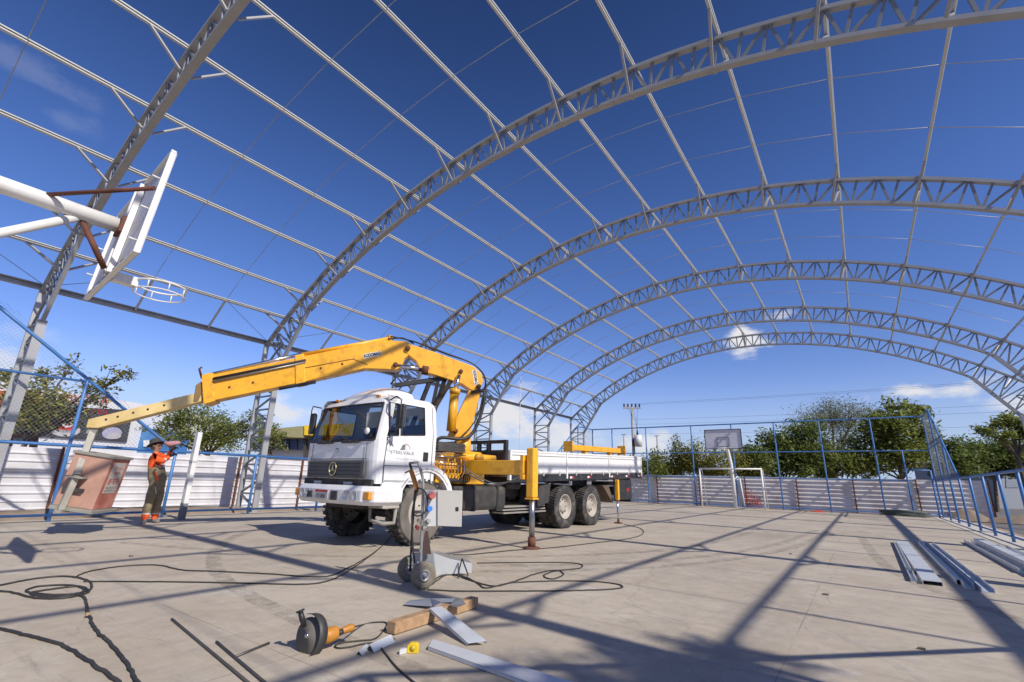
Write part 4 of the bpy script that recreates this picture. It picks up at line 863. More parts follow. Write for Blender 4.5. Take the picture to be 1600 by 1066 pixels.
body = bpy.data.objects.new('body', m2); col.objects.link(body); body.parent = PER; m2.materials.clear()
ORANGE = M('hi_vis_orange', (.80, .10, .015), .75, 0, .12, 20); KHAKI = M('khaki_cloth', (.22, .175, .10), .85, 0, .2, 14, bump=.4, bscale=40); SKINM = M('skin', (.30, .16, .10), .55); SHOE = M('boot_grey', (.16, .15, .14), .8)
STRIPE = M('reflective_tape', (.55, .55, .52), .4)
for m in (KHAKI, ORANGE, SKINM, SHOE, STRIPE): m2.materials.append(m)
segs = [(a, b_, bones[a][0]-WO, bones[b_][0]-WO) for a, b_ in edges]
for p in m2.polygons:
    c = p.center; best = None
    for a, b_, pa, pb in segs:
        d = pb-pa; f = max(0, min(1, (c-pa).dot(d)/max(d.length_squared, 1e-9))); ds = (pa+d*f-c).length-.0
        if best is None or ds < best[0]: best = (ds, a, b_, f)
    _, a, b_, f = best; mi = 0
    if a in ('neck', 'jaw', 'head') or (a == 'neck0' and f > .6): mi = 2
    elif a in ('shL', 'shR', 'elL', 'elR'): mi = 4 if a in ('elL', 'elR') and .25 < f < .36 else 1
    elif a == 'chest' or a == 'neck0': mi = 1
    elif a == 'waist': mi = 1 if f > .72 else (4 if f > .58 else 0)
    elif a in ('kneeL', 'kneeR'): mi = 1 if f > .76 else (4 if f > .66 else 0)
    elif a in ('ankL', 'ankR', 'heelL', 'heelR'): mi = 3 if (a[:4] == 'heel' or f > .5) else 1
    p.material_index = mi; p.use_smooth = True
hc = J(245, 696); hup = (J(243.5, 690)-J(246, 702)).normalized()
HATM = M('hat_dark', (.05, .048, .045), .85)
b = MB(); b.lathe([(.17, .02), (.155, .035), (.105, .045), (.10, .12), (.075, .15), (0, .155)], hc-RIGHT*.015, hup, 20); b.lathe([(.17, .02), (.10, .035)], hc-RIGHT*.015, hup, 20); b.build('hat', HATM, PER)
MB().add([hc+hup*.04-RIGHT*.10-HEAD*.08, hc+hup*.04-RIGHT*.10+HEAD*.08, hc-hup*.11-RIGHT*.10+HEAD*.07, hc-hup*.11-RIGHT*.10-HEAD*.07, hc-hup*.10-RIGHT*.03-HEAD*.085, hc+hup*.04-RIGHT*.0-HEAD*.095], [(0, 1, 2, 3), (0, 3, 4, 5)]).build('neck_flap', HATM, PER)
MB().box(hc+RIGHT*.078-UP*.005, (.03, .13, .03), Matrix.Rotation(YAW, 3, 'Z')).build('sunglasses', BLACK, PER, .008)
MB().path([hc+RIGHT*.082-UP*.065-HEAD*.025, hc+RIGHT*.086-UP*.067, hc+RIGHT*.082-UP*.065+HEAD*.025], .006, 5).build('mouth', M('lip', (.22, .08, .06), .5), PER)
for s in (-1, 1): MB().lathe([(0, .012), (.022, .008), (.026, 0), (0, -.006)], hc-RIGHT*.005-UP*.015+HEAD*s*.082, HEAD*s, 10).build('ear', SKINM, PER)
GLOVE = M('glove_black', (.03, .03, .032), .8)
def hand(w, fwd, up, nm):
    fwd = fwd.normalized(); up = (up-fwd*up.dot(fwd)).normalized(); sd_ = fwd.cross(up); b = MB()
    b.path([w-fwd*.02, w+fwd*.03, w+fwd*.085], [.034, .042, .036], 8)
    for k, ln in enumerate((.065, .075, .07, .055)):
        o = w+fwd*.08+sd_*(.028-.019*k); b.path([o, o+fwd*ln*.45-up*.004, o+fwd*ln*.75-up*.03, o+fwd*ln*.6-up*.055], [.011, .010, .009, .008], 6)
    o = w+fwd*.03+sd_*.035; b.path([o, o+sd_*.03+fwd*.03-up*.01, o+sd_*.025+fwd*.06-up*.03], [.012, .011, .009], 6); return b.build(nm, GLOVE, PER)
hand(bones['wrL'][0], RIGHT+UP*.5, UP-RIGHT*.4, 'hand'); hand(bones['wrR'][0], RIGHT*.8+UP*.6, UP-RIGHT*.5, 'hand')
MB().path([J(243, 738, -.14), J(245, 746, -.15), J(246.5, 752, -.15)], [.03, .035, .02], 8).build('tool_pouch', ORANGE, PER); MB().path([J(238.5, 730, -.14), J(245, 727.5, -.165), J(252, 731, -.12)], .012, 5).build('harness_strap', STRIPE, PER)
MB().path([J(243, 760, -.20), J(244, 772, -.19)], .01, 5).build('trouser_seam', STRIPE, PER)
# tool in the worker's hands
TL_ = thing('power_tool', 'pinkish handheld power tool gripped by the worker against the white post', 'power tool', J(268, 695, .02))
MB().path([J(257, 692, .0), J(262, 693.5, .02), J(270, 694, .04), J(277, 692.5, .05), J(281.5, 692, .06)], [.03, .055, .07, .05, .03], 12).build('tool_body', M('tool_pink', (.42, .22, .22), .6, 0, .2, 12), TL_)
MB().path([J(262, 688.5, .0), J(266, 684, .0)], [.022, .026], 8).build('tool_handle', BLACK, TL_); MB().path([J(266, 698, .02), J(268, 706, .0)], [.028, .024], 8).build('tool_grip', BLACK, TL_)
# white post
PO = G(283, 812)
t = thing('steel_post', 'white upright steel channel post with painted-in shade at its foot beside the worker', 'post', PO)
ptop = VP(283.5, 675, PO).z
b = MB(); b.lohi((PO.x-.08, PO.y-.05, 0), (PO.x+.08, PO.y+.05, ptop)); b.build('post_body', M('post_white', (.70, .70, .68), .5, 0, .05, 4), t, .006)
MB().lohi((PO.x-.083, PO.y-.053, 0), (PO.x+.083, PO.y+.053, .36)).build('post_foot_shade', M('post_shade_grey', (.16, .17, .19), .6), t)  # dark sleeve paints the shadow on the post's lower part
for dx in (-.03, .03): MB().lohi((PO.x+dx-.006, PO.y-.056, .38), (PO.x+dx+.006, PO.y-.05, 1.5)).build('post_groove', M('groove_grey', (.45, .45, .45), .6), t)
MB().lohi((PO.x-.085, PO.y-.056, 1.28), (PO.x+.085, PO.y+.056, 1.33)).build('post_band', M('groove_grey', (.4, .4, .4)), t)

# ================================================================== CLUTTER ON THE FLOOR
# trolley with distribution box
TO = G(660, 921)
def T(x, y, d=0.0): return VP(x, y, TO, d)
t = thing('hand_trolley', 'grey two-wheeled hand trolley carrying an open electrical box', 'trolley', TO)
ax = (G(633, 906)-TO); axd = ax.normalized()
for c, nm in ((TO+UP*.13, 0), (TO+ax*.8+UP*.13, 1)):
    w = MB().lathe([(.05, -.03), (.09, -.04), (.12, -.034), (.13, -.015), (.13, .015), (.12, .034), (.09, .04), (.05, .03)], c, axd, 28).build('wheel', M('trolley_tyre', (.20, .175, .13), .9, 0, .2, 20, dirt=(.08, .07, .06), damt=.6), t)
    MB().lathe([(.055, .035), (.058, -.042), (.045, -.046), (.035, -.03), (.022, -.03), (.02, -.055), (0, -.055)], c, axd, 20).build('hub', M('hub_grey', (.28, .28, .28), .5, .5), w)
FRM = M('trolley_grey', (.28, .28, .27), .5, .3, .2, 8, dirt=(.15, .12, .1), damt=.5)
MB().tube(TO+UP*.13, TO+ax*.8+UP*.13, .012).build('axle', FRM, t)
MB().path(smooth_pts([T(657, 890, .03), T(659, 830, .03), T(661, 765, .0), T(660, 745, 0), T(653, 722, 0)], 4), .016, 8).build('frame_rail', FRM, t)
MB().path(smooth_pts([T(641, 892, .2), T(644, 830, .2), T(648, 775, .16), T(650, 757, .1), T(640, 724, .1)], 4), .013, 8).build('frame_rail', BLACK, t)
MB().bar(T(642, 734, .1), T(652, 765, .08), .045, .045).build('grip', M('grip_orange', (.42, .17, .03), .6), t, .01); MB().tube(T(633, 739, .1), T(645, 733, .1), .008).build('grip_bar', BLACK, t)
MB().tube(T(640, 724, .1), T(653, 722, 0), .014).build('handle_bar', FRM, t); MB().bar(T(646, 860, .2), T(658, 860, .02), .03, .03).build('cross_bar', FRM, t); MB().bar(T(648, 800, .2), T(660, 800, .02), .03, .03).build('cross_bar', FRM, t)
MB().prism([T(664, 830, .03), T(668, 830, .03), T(673, 866, .03), T(658, 866, .03)], HEAD*.03).build('back_plate', M('brown_plate', (.075, .045, .035), .7), t)
MB().prism([T(643, 865, .1), T(676, 862, .1), T(680, 897, .1), T(646, 902, .1)], HEAD*.05).build('toe_plate', M('toe_grey', (.34, .35, .36), .5, .3), t)
BOXM = M('panel_box_beige', (.52, .50, .44), .5, 0, .05, 4); BOXW = M('panel_box_white', (.62, .62, .58), .5, 0, .05, 4)
bx = MB().prism([T(663, 766, .02), T(683, 766, .02), T(683, 823, .02), T(663, 823, .02)], HEAD*.22).build('box', BOXW, t, .006)
dr = MB().prism([T(683.5, 766, .0), T(722.5, 767, .0), T(721, 823.5, .0), T(683.5, 822, .0)], HEAD*.02).build('box_door', BOXM, t, .004)
MB().prism([T(712, 792.5, -.006), T(716.5, 792.5, -.006), T(716.5, 798.5, -.006), T(712, 798.5, -.006)], HEAD*.006).build('door_latch', BLACK, dr)
MB().tube(T(672, 776, .02), T(676, 774, -.07), .033, .036, 16).build('red_socket', M('socket_red', (.36, .06, .05), .5), bx); MB().tube(T(669, 796, .02), T(672, 795, -.06), .027, .027, 14).build('blue_socket', M('socket_blue', (.02, .16, .55), .45), bx); MB().tube(T(668, 815, .02), T(670, 814, -.05), .025, .02, 14).build('grey_socket', FRM, bx)
MB().tube(T(650, 823, .0), T(654, 826, -.03), .02, .02, 10).build('red_plug', M('socket_red', (.4, .05, .05)), t)
MB().path(smooth_pts([T(652, 770, .0), T(647, 790, -.03), T(648, 805, -.03), T(660, 804, -.05), T(668, 790, -.04), T(664, 768, -.03), T(652, 762, 0)]), .008, 6).build('cable_loop', CABLE, t)
MB().path(smooth_pts([T(654, 762, .05), T(644, 800, .1), T(645, 850, .1), T(648, 880, .1)]), .009, 6).build('cable_loop', CABLE, t)
# folded sheet-metal channel behind the trolley with a bent wire stand
SO = G(690, 899)
t = thing('metal_offcut', 'white folded metal channel lying behind the hand trolley', 'metal offcut', SO)
def S_(x, y, d=0.0): return VP(x, y, SO, d)
MB().prism([S_(677, 864), S_(702, 873), S_(737, 880), S_(737, 895), S_(690, 898), S_(677, 899)], HEAD*.012).build('channel_web', M('offcut_white', (.60, .62, .62), .4, .2, .06, 5), t)
MB().add([S_(677, 864), S_(702, 873), S_(737, 880), S_(728, 872, .16), S_(705, 868, .12), S_(684, 861, .1)], [(0, 1, 4, 5), (1, 2, 3, 4)]).build('channel_flange', M('offcut_dark', (.28, .27, .25), .5, .3), t)
MB().path([S_(722, 873, -.05), S_(715, 900, -.12), S_(719, 909, -.2), S_(726, 911, -.22), S_(731, 897, -.1), S_(722, 873, -.05)], .008, 6).build('wire_stand', BLACK, t)
# angle grinder
GO = G(487, 1019)
def A(x, y, d=0.0): return VP(x, y, GO, d)
t = thing('angle_grinder', 'orange angle grinder with large grey disc resting on its guard', 'angle grinder', GO)
gc = A(484, 993); gn = (-HEAD*.86-RIGHT*.46+UP*.16).normalized()
MB().lathe([(.0, .012), (.018, .012), (.02, .004), (.104, .002), (.104, -.002), (0, -.002)], gc+gn*.012, gn, 40).build('disc', M('abrasive_disc', (.13, .12, .105), .9, 0, .12, 12, dirt=(.22, .2, .17), damt=.4), t)
MB().lathe([(0, .02), (.012, .02), (.014, .012)], gc+gn*.012, gn, 6).build('disc_nut', CHROME, t)
b = MB(); a0 = gn.orthogonal(); rv = (RIGHT-gn*RIGHT.dot(gn)).normalized(); uv = gn.cross(rv); uv = uv if uv.z > 0 else -uv
N_ = 22; vs = []
for k in range(N_+1):
    an = math.radians(100-195*k/N_); dv = rv*math.cos(an)+uv*math.sin(an); vs += [gc+dv*.124+gn*.035, gc+dv*.124-gn*.03, gc+dv*.120-gn*.03, gc+dv*.120+gn*.035]
b.add(vs, [(4*k+q, 4*k+(q+1) % 4, 4*k+4+(q+1) % 4, 4*k+4+q) for k in range(N_) for q in range(4)], True)
vs = [gc-gn*.028]
for k in range(N_+1): an = math.radians(100-195*k/N_); vs.append(gc-gn*.028+(rv*math.cos(an)+uv*math.sin(an))*.122)
b.add(vs, [(0, k, k+1) for k in range(1, N_+1)]); b.build('guard', M('guard_dark', (.05, .05, .047), .55, .2), t)
MB().path([gc-gn*.03, gc-gn*.10], [.045, .05], 14).build('gear_head', M('tool_orange', (.50, .21, .025), .5, 0, .15, 10, dirt=(.2, .1, .03), damt=.5), t)
TOR = MATS['tool_orange']
MB().path([A(503, 996, .02), A(513, 993, .05), A(524, 989, .09), A(528, 988, .1)], [.042, .046, .044, .032], 14).build('motor_body', TOR, t)
MB().path([A(526, 989, .10), A(534, 986, .12), A(549, 981, .16), A(552, 980, .17)], [.024, .02, .026, .022], 10).build('rear_handle', TOR, t); MB().path([A(528, 990, .085), A(536, 986.5, .105)], [.02, .018], 8).build('switch', BLACK, t)
MB().path([A(476, 979, -.03), A(472, 967, -.04), A(469.5, 956, -.045)], [.014, .018, .016], 10).build('side_handle', BLACK, t); MB().lathe([(0, .008), (.026, .006), (.026, -.004), (0, -.006)], A(469.3, 955, -.045), A(469.5, 956)-A(472, 967), 14).build('handle_cap', BLACK, t)
gcord = MB().path(smooth_pts([A(552, 980, .17)]+[V3((p.x, p.y, .006)) for p in (G(566, 978), G(585, 974), G(604, 975), G(598, 988), G(585, 1000), G(560, 1003), G(535, 1006), G(523, 1011), G(530, 1014.5), G(550, 1012), G(570, 1007.5), G(588, 1007.5), G(600, 1020), G(620, 1045), G(655, 1075))]), .0055, 6).build('power_cord', CABLE, t)
# timber block and sheet offcuts
p0, p1 = G(610, 992), G(741, 949); t = tag(MB().bar(p0+UP*.045, p1+UP*.045, .085, .08).build('timber_block', WOOD, None, .006), 'rough square timber block lying under the sheet offcuts', 'timber')
def channel(name, label, pts_a, pts_b, lip, mat):
    # folded strip: web between edge lines a and b with turned-down lips
    th = thing(name, label, 'metal offcut', V3((pts_a[0].x, pts_a[0].y, 0)))
    a0, a1 = pts_a; b0, b1 = pts_b; MB().add([a0, a1, b1, b0, a0-UP*.003, a1-UP*.003, b1-UP*.003, b0-UP*.003], [(0, 1, 2, 3), (7, 6, 5, 4), (0, 4, 5, 1), (2, 6, 7, 3), (1, 5, 6, 2), (0, 3, 7, 4)]).build('web', mat, th)
    for e0, e1 in ((a0, a1), (b0, b1)): MB().add([e0, e1, e1-UP*lip, e0-UP*lip], [(0, 1, 2, 3)]).build('lip', mat, th)
    return th
channel('sheet_offcut', 'pale folded steel strip leaning off the timber block', (G(671, 950, .11), G(731, 1005, .02)), (G(690, 947, .13), G(760, 1001, .035)), .02, ZINC)
channel('sheet_offcut', 'long pale steel strip lying flat past the tape measure', (G(669, 1010, .025), G(880, 1085, .025)), (G(677, 999, .025), G(960, 1085, .025)), .022, ZINC)
t = thing('sheet_offcut', 'grey-blue crumpled sheet piece lying across the timber block end', 'metal offcut', G(660, 946))
MB().add([G(630, 945, .012), G(678, 948, .03), G(690, 941, .10), G(712, 935, .12), G(722, 941, .10), G(672, 935, .05), G(640, 938, .02)], [(0, 1, 5, 6), (1, 2, 5), (2, 3, 5), (2, 4, 3)]).build('sheet', M('sheet_blue_grey', (.33, .37, .44), .35, .5), t)
MB().add([G(702, 946, .10), G(712, 934, .13), G(722, 936, .13), G(728, 944, .10), G(714, 949, .10)], [(0, 1, 2), (0, 2, 3, 4)]).build('fold', M('sheet_dark', (.2, .21, .22), .4, .5), t)
for (x0, y0, x1, y1, w, h, lab) in ((577, 1019, 610, 1003, .075, .045, 'small white angle offcut beside the grinder cord'), (560, 1025, 572, 1014, .05, .03, 'tiny white angle offcut next to the larger angle offcut')):
    a, c = G(x0, y0), G(x1, y1); d = (c-a).normalized(); s = V3((-d.y, d.x, 0)); th = thing('angle_offcut', lab, 'metal offcut', a)
    MB().prism([a-s*w/2+UP*.003, a+UP*h, a+s*w/2+UP*.003, a+s*(w/2-.004)+UP*.003, a+UP*(h-.005), a-s*(w/2-.004)+UP*.003], c-a).build('angle', M('offcut_white', (.6, .6, .6)), th)
a, c = G(624, 1024), G(636, 1021); tag(MB().prism([a+UP*.002, a+UP*.03, a+HEAD*.03+UP*.03, a+HEAD*.034+UP*.002], c-a).build('angle_offcut', MATS['offcut_white']), 'tiny bent white scrap touching the yellow tape measure', 'metal offcut')
# tape measure
MO = G(645, 1020); t = thing('tape_measure', 'yellow tape measure standing on the concrete', 'tape measure', MO)
pts = [(-.035, .0), (.035, .0), (.038, .02), (.036, .045), (.022, .058), (-.018, .058), (-.036, .045), (-.04, .02)]
MB().prism([MO+RIGHT*a+UP*z-HEAD*.02 for a, z in pts], HEAD*.045).build('case', M('tape_yellow', (.72, .50, .02), .4), t, .006)
MB().lathe([(0, .003), (.018, .002), (.018, 0)], MO+UP*.03-HEAD*.021, -HEAD, 16).build('badge', M('tape_badge', (.5, .36, .02), .5), t); MB().bar(MO-RIGHT*.04+UP*.006, MO-RIGHT*.07+UP*.004, .016, .003).build('blade_hook', CHROME, t)
# thin rods
for i, (a, c, lab) in enumerate(((G(268, 969), G(400, 1080), 'longest thin dark steel rod on the concrete'), (G(338, 1005), G(432, 1085), 'thin dark rod lying between two other rods'), (G(420, 1007), G(366, 1029), 'shortest thin dark rod crossing towards the grinder'))):
    tag(MB().tube(a+UP*.008, c+UP*.008, .008, n=8).build('steel_rod', M('dark_rod', (.10, .095, .09), .5, .5)), lab, 'rod')
# cables on the floor
def cable(pts, r, lab, name='cable'):
    P = smooth_pts([V3((p.x, p.y, r)) for p in pts], 8); P = [p+V3((rnd.uniform(-.006, .006), rnd.uniform(-.006, .006), 0)) for p in P]
    return tag(MB().path(P, r, 6).build(name, CABLE), lab, 'cable')
cable([G(-60, 975), G(0, 985), G(40, 995), G(90, 1008), G(130, 1030), G(180, 1066), G(210, 1090)], .010, 'thick black cable entering beside the coil')
cable([G(118, 930), G(131, 936), G(136, 955), G(140, 968), G(150, 988), G(168, 1004), G(190, 1030), G(213, 1066), G(222, 1090)], .010, 'thick black cable hanging down from the coil, tied with string')
MB_ = MB(); 
for k in range(5): MB_.box(G(138, 965)+V3((rnd.uniform(-.02, .02), rnd.uniform(-.02, .02), .014+.004*k)), (.03, .012, .012), Matrix.Rotation(k, 3, 'Z'))
tag(MB_.build('string_knot', M('string_tan', (.4, .28, .17), .9)), 'tan string knot tied round the thick cable', 'string')
cable([G(-40, 925), G(10, 914), G(60, 905), G(105, 902), G(135, 908), G(143, 920), G(120, 929), G(80, 931), G(40, 926), G(60, 918), G(110, 916), G(132, 924), G(110, 933), G(70, 934), G(48, 928), G(90, 921), G(125, 918), G(138, 927), G(100, 936), G(55, 936), G(10, 926), G(-40, 926)], .009, 'coil of black cable looped in a heap', 'cable_coil')
cable([G(115, 904), G(140, 894), G(190, 886), G(245, 884), G(285, 892), G(340, 894), G(420, 898), G(480, 902), G(515, 901), G(540, 890), G(560, 880), G(590, 860), G(612, 838), G(628, 812), G(640, 790)], .0075, 'black cable running from the coil up to the trolley box')
cable([G(130, 910), G(200, 910), G(300, 911), G(400, 913), G(480, 914), G(515, 908), G(540, 896), G(575, 872), G(605, 845), G(625, 815)], .0075, 'second black cable from the coil towards the trolley')
cable([T(670, 812, -.03), G(690, 850, .35), G(712, 885, .1), G(735, 908), G(770, 917), G(800, 911), G(840, 897), G(870, 892), G(880, 899), G(862, 906), G(850, 900), G(870, 893), G(905, 889), G(908, 883), G(880, 880), G(800, 880), G(745, 881)], .0075, 'black cable from the box sockets looping over the floor')
cable([T(672, 815, -.03), G(700, 870, .2), G(725, 890, .08), G(745, 912), G(760, 920), G(800, 912), G(870, 909), G(930, 910), G(968, 915), G(965, 921), G(900, 924), G(800, 925), G(720, 925), G(668, 923)], .0075, 'black cable making the wide flat loop beside the trolley')
cable([G(708, 868), G(740, 867), G(800, 861), G(860, 857), G(930, 849), G(985, 842), G(1005, 834), G(1000, 826), G(975, 820)], .008, 'thin black cable curving away towards the truck rear wheels')
# steel profiles stacked by the kerb
def cbeam(x, y0, y1, w, h, flip, lab, dx=0.0, z=0.0):
    th = .008; pr = [(-w/2, 0), (w/2, 0), (w/2, h), (w/2-th, h), (w/2-th, th), (-w/2+th, th), (-w/2+th, h), (-w/2, h)]
    if flip: pr = [(a, h-b_) for a, b_ in reversed(pr)]
    d = V3((dx, y1-y0, 0)); return tag(MB().prism([V3((x+a, y0, z+b_)) for a, b_ in pr], d).build('steel_channel', ZINC), lab, 'steel channel', 'steel profiles lying by the kerb')
cbeam(.53, 8.1, 13.9, .19, .05, True, 'wide grey steel channel lying face down, farthest from the kerb')
cbeam(.36, 8.2, 13.9, .06, .05, False, 'narrow dark steel channel beside the wide face-down one', .05)
cbeam(.86, 8.15, 14.2, .09, .07, False, 'open steel channel in the middle of the laid-out profiles', .03); cbeam(1.0, 8.0, 14.2, .12, .05, False, 'steel channel leaning next to the middle profile', .02); cbeam(.80, 8.4, 14.0, .05, .06, True, 'slim steel channel against the middle profile', .03)
for k, (x, y0, z) in enumerate(((1.72, 10.2, 0), (1.95, 9.6, 0), (2.14, 9.4, 0), (1.84, 9.8, .075))): cbeam(x, y0, y0+5.2, .13, .07, k == 3, ['outer steel channel of the bundle nearest the kerb', 'middle steel channel of the bundle nearest the kerb', 'steel channel touching the kerb in the bundle', 'steel channel resting on top of the kerbside bundle'][k], .05, z)
# things by the far fence
RN = thing('netting_heap', 'orange-red safety netting heap behind the basketball pole', 'netting', (-5.0, 28.9, 0))
for k in range(3):
    b = MB(); P = []
    for i in range(7):
        for j in range(6): P.append(V3((-5.25+.13*i+rnd.uniform(-.03, .03), 28.9+.10*k+rnd.uniform(-.04, .04), max(.01, (1.0-.25*k)*(1-j/5)*(1-.1*abs(i-2))+rnd.uniform(-.03, .03)))))
    for i in range(7):
        for j in range(6):
            q = P[i*6+j]
            if i < 6: b.tube(q, P[i*6+6+j], .008, n=4, cap=False)
            if j < 5: b.tube(q, P[i*6+j+1], .008, n=4, cap=False)
    b.build('net', REDN, RN)
def heap(name, lab, cat, c, sx, sy, sz, mat, n=26):
    b = MB(); vs = []; N1 = 14
    for i in range(N1):
        for j in range(8):
            a = 2*math.pi*i/N1; f = j/7; r = 1-f; vs.append(V3((c[0]+sx*r*math.cos(a)*(1+.2*math.sin(3*a+c[0])), c[1]+sy*r*math.sin(a), -.09+sz*(1-r*r)*(1+.15*math.sin(5*a))+rnd.uniform(-.1, .1)*sz*f)))
    b.add(vs, [(i*8+j, ((i+1) % N1)*8+j, ((i+1) % N1)*8+j+1, i*8+j+1) for i in range(N1) for j in range(7)], True); return tag(b.build(name, mat), lab, cat)
heap('soil_heap', 'reddish soil patch at the end of the grey hoarding', 'soil', (5.6, 29.6, 0), 1.6, .8, .30, TAN); heap('soil_heap', 'low sandy soil mound along the white hoarding foot', 'soil', (-15.6, 4.5, 0), .8, 6.5, .22, TAN); heap('soil_heap', 'brown rubble pile between kerb posts and hoarding', 'soil', (3.6, 29.8, 0), .8, .5, .45, TAN)
heap('netting_scrap', 'red net scrap lying at the foot of the tall fence', 'netting', (-1.9, 28.6, 0), .5, .22, .16, REDN)
b = MB()
for k in range(26):
    y = 28.3+rnd.uniform(-.16, .16); z = .12+rnd.uniform(-.1, .12); b.path([(.55+rnd.uniform(-.1, .1), y, z), (1.3, y+rnd.uniform(-.05, .05), z+rnd.uniform(-.03, .05)), (2.1+rnd.uniform(-.1, .15), y, max(.01, z+rnd.uniform(-.05, .03)))], .014, 5)
tag(b.build('mesh_roll', M('mesh_dark', (.09, .11, .10), .7)), 'dark rolled wire mesh bundle lying before the fence gate', 'mesh roll')
hc_ = G(112, 798); tag(MB().box(hc_+UP*.05, (.18, .1, .1)).build('red_block', M('red_plastic', (.55, .05, .03), .5), None, .01), 'small red plastic block on the ground behind the basket', 'block')
p0 = PY(814, 584, 19.38); tag(MB().path([p0, (p0.x, p0.y, 3), (p0.x+.02, p0.y, .1)], .012, 6).build('hanging_rope', M('rope_pale', (.55, .52, .45), .8)), 'pale rope hanging from the arch behind the truck bed', 'rope')
# small debris
for (x, y, s) in ((293, 840, .035), (878, 880, .02), (1440, 1015, .025), (1235, 866, .025), (613, 1000, .02), (205, 870, .03), (1290, 930, .03)):
    g = G(x, y); tag(MB().prism([g+V3((-s, -s*.6, 0)), g+V3((s*.8, -s*.5, 0)), g+V3((s, s*.5, 0)), g+V3((-.3*s, s*.7, 0))], (0, 0, s*.5)).build('debris_chip', M('chip_dark', (.14, .11, .09), .8)), 'loose dark debris chip lying on the bare concrete', 'debris', 'debris chips on the court')

# ================================================================== TREES, POLES, BUILDINGS BEYOND
def tree(label, base, blobs, leaf, mat, dens, rr_, name='tree', trunk=.11, group=None, gap=.35):
    t = thing(name, label, 'tree' if name == 'tree' else 'bush', base, 0, group); base = V3(base)
    tb = MB(); lv = MB(); top = V3((base.x, base.y, base.z)); cen = sum((V3(b_[0]) for b_ in blobs), V3())/len(blobs)
    low = min(b_[0].z-b_[2] for b_ in blobs); fork = V3((base.x*.7+cen.x*.3, base.y*.7+cen.y*.3, max(base.z+.3, low*.8+.1)))
    tb.path(smooth_pts([base-UP*.2, base.lerp(fork, .5)+V3((rr_.uniform(-.08, .08), rr_.uniform(-.08, .08), 0)), fork], 4), [trunk*(1.25-.5*i/8) for i in range(9)], 8)
    for (c, rx, rz) in blobs:
        c = V3(c); n = max(40, int(dens*3.2*(rx*rx*rz)**.8)); sub = []
        for k in range(max(6, int(5+rx*rz*7))):
            v = V3((rr_.gauss(0, .5), rr_.gauss(0, .5), rr_.gauss(0, .5))); v = v if v.length < 1 else v.normalized(); sub.append(c+V3((v.x*rx, v.y*rx, v.z*rz)))
        mid = fork.lerp(c, .55)+V3((rr_.uniform(-.15, .15), rr_.uniform(-.15, .15), rr_.uniform(-.05, .2)))
        tb.path(smooth_pts([fork, mid, c], 3), [trunk*.6*(1-.12*i) for i in range(7)], 6)
        for s in sub: tb.path([mid.lerp(c, .5), (mid.lerp(c, .5)+s)/2+V3((0, 0, rr_.uniform(-.05, .1))), s], [trunk*.22, trunk*.16, trunk*.06], 4, False)
        for k in range(n):
            s = rr_.choice(sub); v = V3((rr_.gauss(0, 1), rr_.gauss(0, 1), rr_.gauss(0, .8))); q = s+v*gap*min(rx, rz)
            a = V3((rr_.gauss(0, 1), rr_.gauss(0, 1), rr_.gauss(0, .6))).normalized(); b2 = a.cross(V3((rr_.gauss(0, .6), rr_.gauss(0, .6), 1))).normalized(); L1 = leaf*rr_.uniform(.7, 1.4); W1 = L1*.42
            lv.add([q-a*L1*.5, q+b2*W1*.5, q+a*L1*.5-UP*L1*.12, q-b2*W1*.5], [(0, 1, 2, 3)])
    tb.build('trunk', BARK, t); lv.build('crown', mat, t); return t
def blob(x, y, hw, hh, dep):
    c = CO+pray(x, y)*(dep/pray(x, y).dot(HEAD)); k = dep/FPX*1.12; return (c, hw*k, hh*k)
def gbase(x, dep, z=-.12):
    d = pray(x, 745); d = V3((d.x, d.y, 0)); p = d*(dep/d.dot(HEAD)); return V3((p.x, p.y, z))
r5 = random.Random(11)
def T_(label, bx, dep, bl, leaf, mat, dens, name='tree', trunk=.11, group=None, gap=.35): return tree(label, gbase(bx, dep), [blob(*b_, dep+r5.uniform(-.6, .6)) for b_ in bl], leaf, mat, dens, r5, name, trunk, group, gap)
T_('pale yellowish bush beside the utility pole', 1022, 31, [(1015, 728, 22, 16), (1035, 720, 18, 18)], .17, LEAF_M, 520, 'bush', .05)
T_('bright yellow-green bush between the far backboard and utility pole', 1065, 31, [(1055, 722, 26, 22), (1080, 708, 20, 18), (1062, 697, 10, 12)], .17, LEAF_Y, 520, 'bush', .05)
T_('rounded green bush between the backboard and the dark tree', 1175, 31, [(1165, 728, 20, 16), (1188, 720, 20, 18), (1178, 738, 24, 10)], .18, LEAF_M, 520, 'bush', .05)
T_('low green thicket under the feathery half-bare tree', 1320, 32, [(1300, 728, 26, 18), (1330, 722, 24, 20), (1350, 735, 24, 12), (1285, 738, 20, 10)], .2, LEAF_M, 480, 'bush', .06)
T_('low yellowish thicket beside the utility pole foot', 1000, 32, [(990, 735, 20, 10), (1008, 730, 18, 12), (1045, 735, 26, 11), (1085, 732, 26, 14), (1125, 738, 26, 10)], .17, LEAF_Y, 520, 'bush', .05)
T_('sparse yellow bush right behind the far backboard', 1135, 31, [(1110, 722, 22, 20), (1140, 722, 24, 18), (1165, 725, 18, 18)], .16, LEAF_Y, 480, 'bush', .05)
T_('dense dark broad-leaved tree next to the far backboard', 1225, 31.5, [(1215, 700, 32, 22), (1250, 690, 34, 22), (1200, 722, 30, 20), (1240, 718, 36, 22), (1275, 722, 26, 20), (1180, 735, 18, 14)], .26, LEAF_D, 420)
T_('feathery half-bare tree rising behind the fence', 1305, 37, [(1270, 660, 30, 18), (1300, 648, 32, 16), (1335, 655, 30, 18), (1320, 680, 30, 20), (1290, 695, 30, 20), (1250, 672, 20, 14)], .13, LEAF_G, 420, 'tree', .17, None, .5)
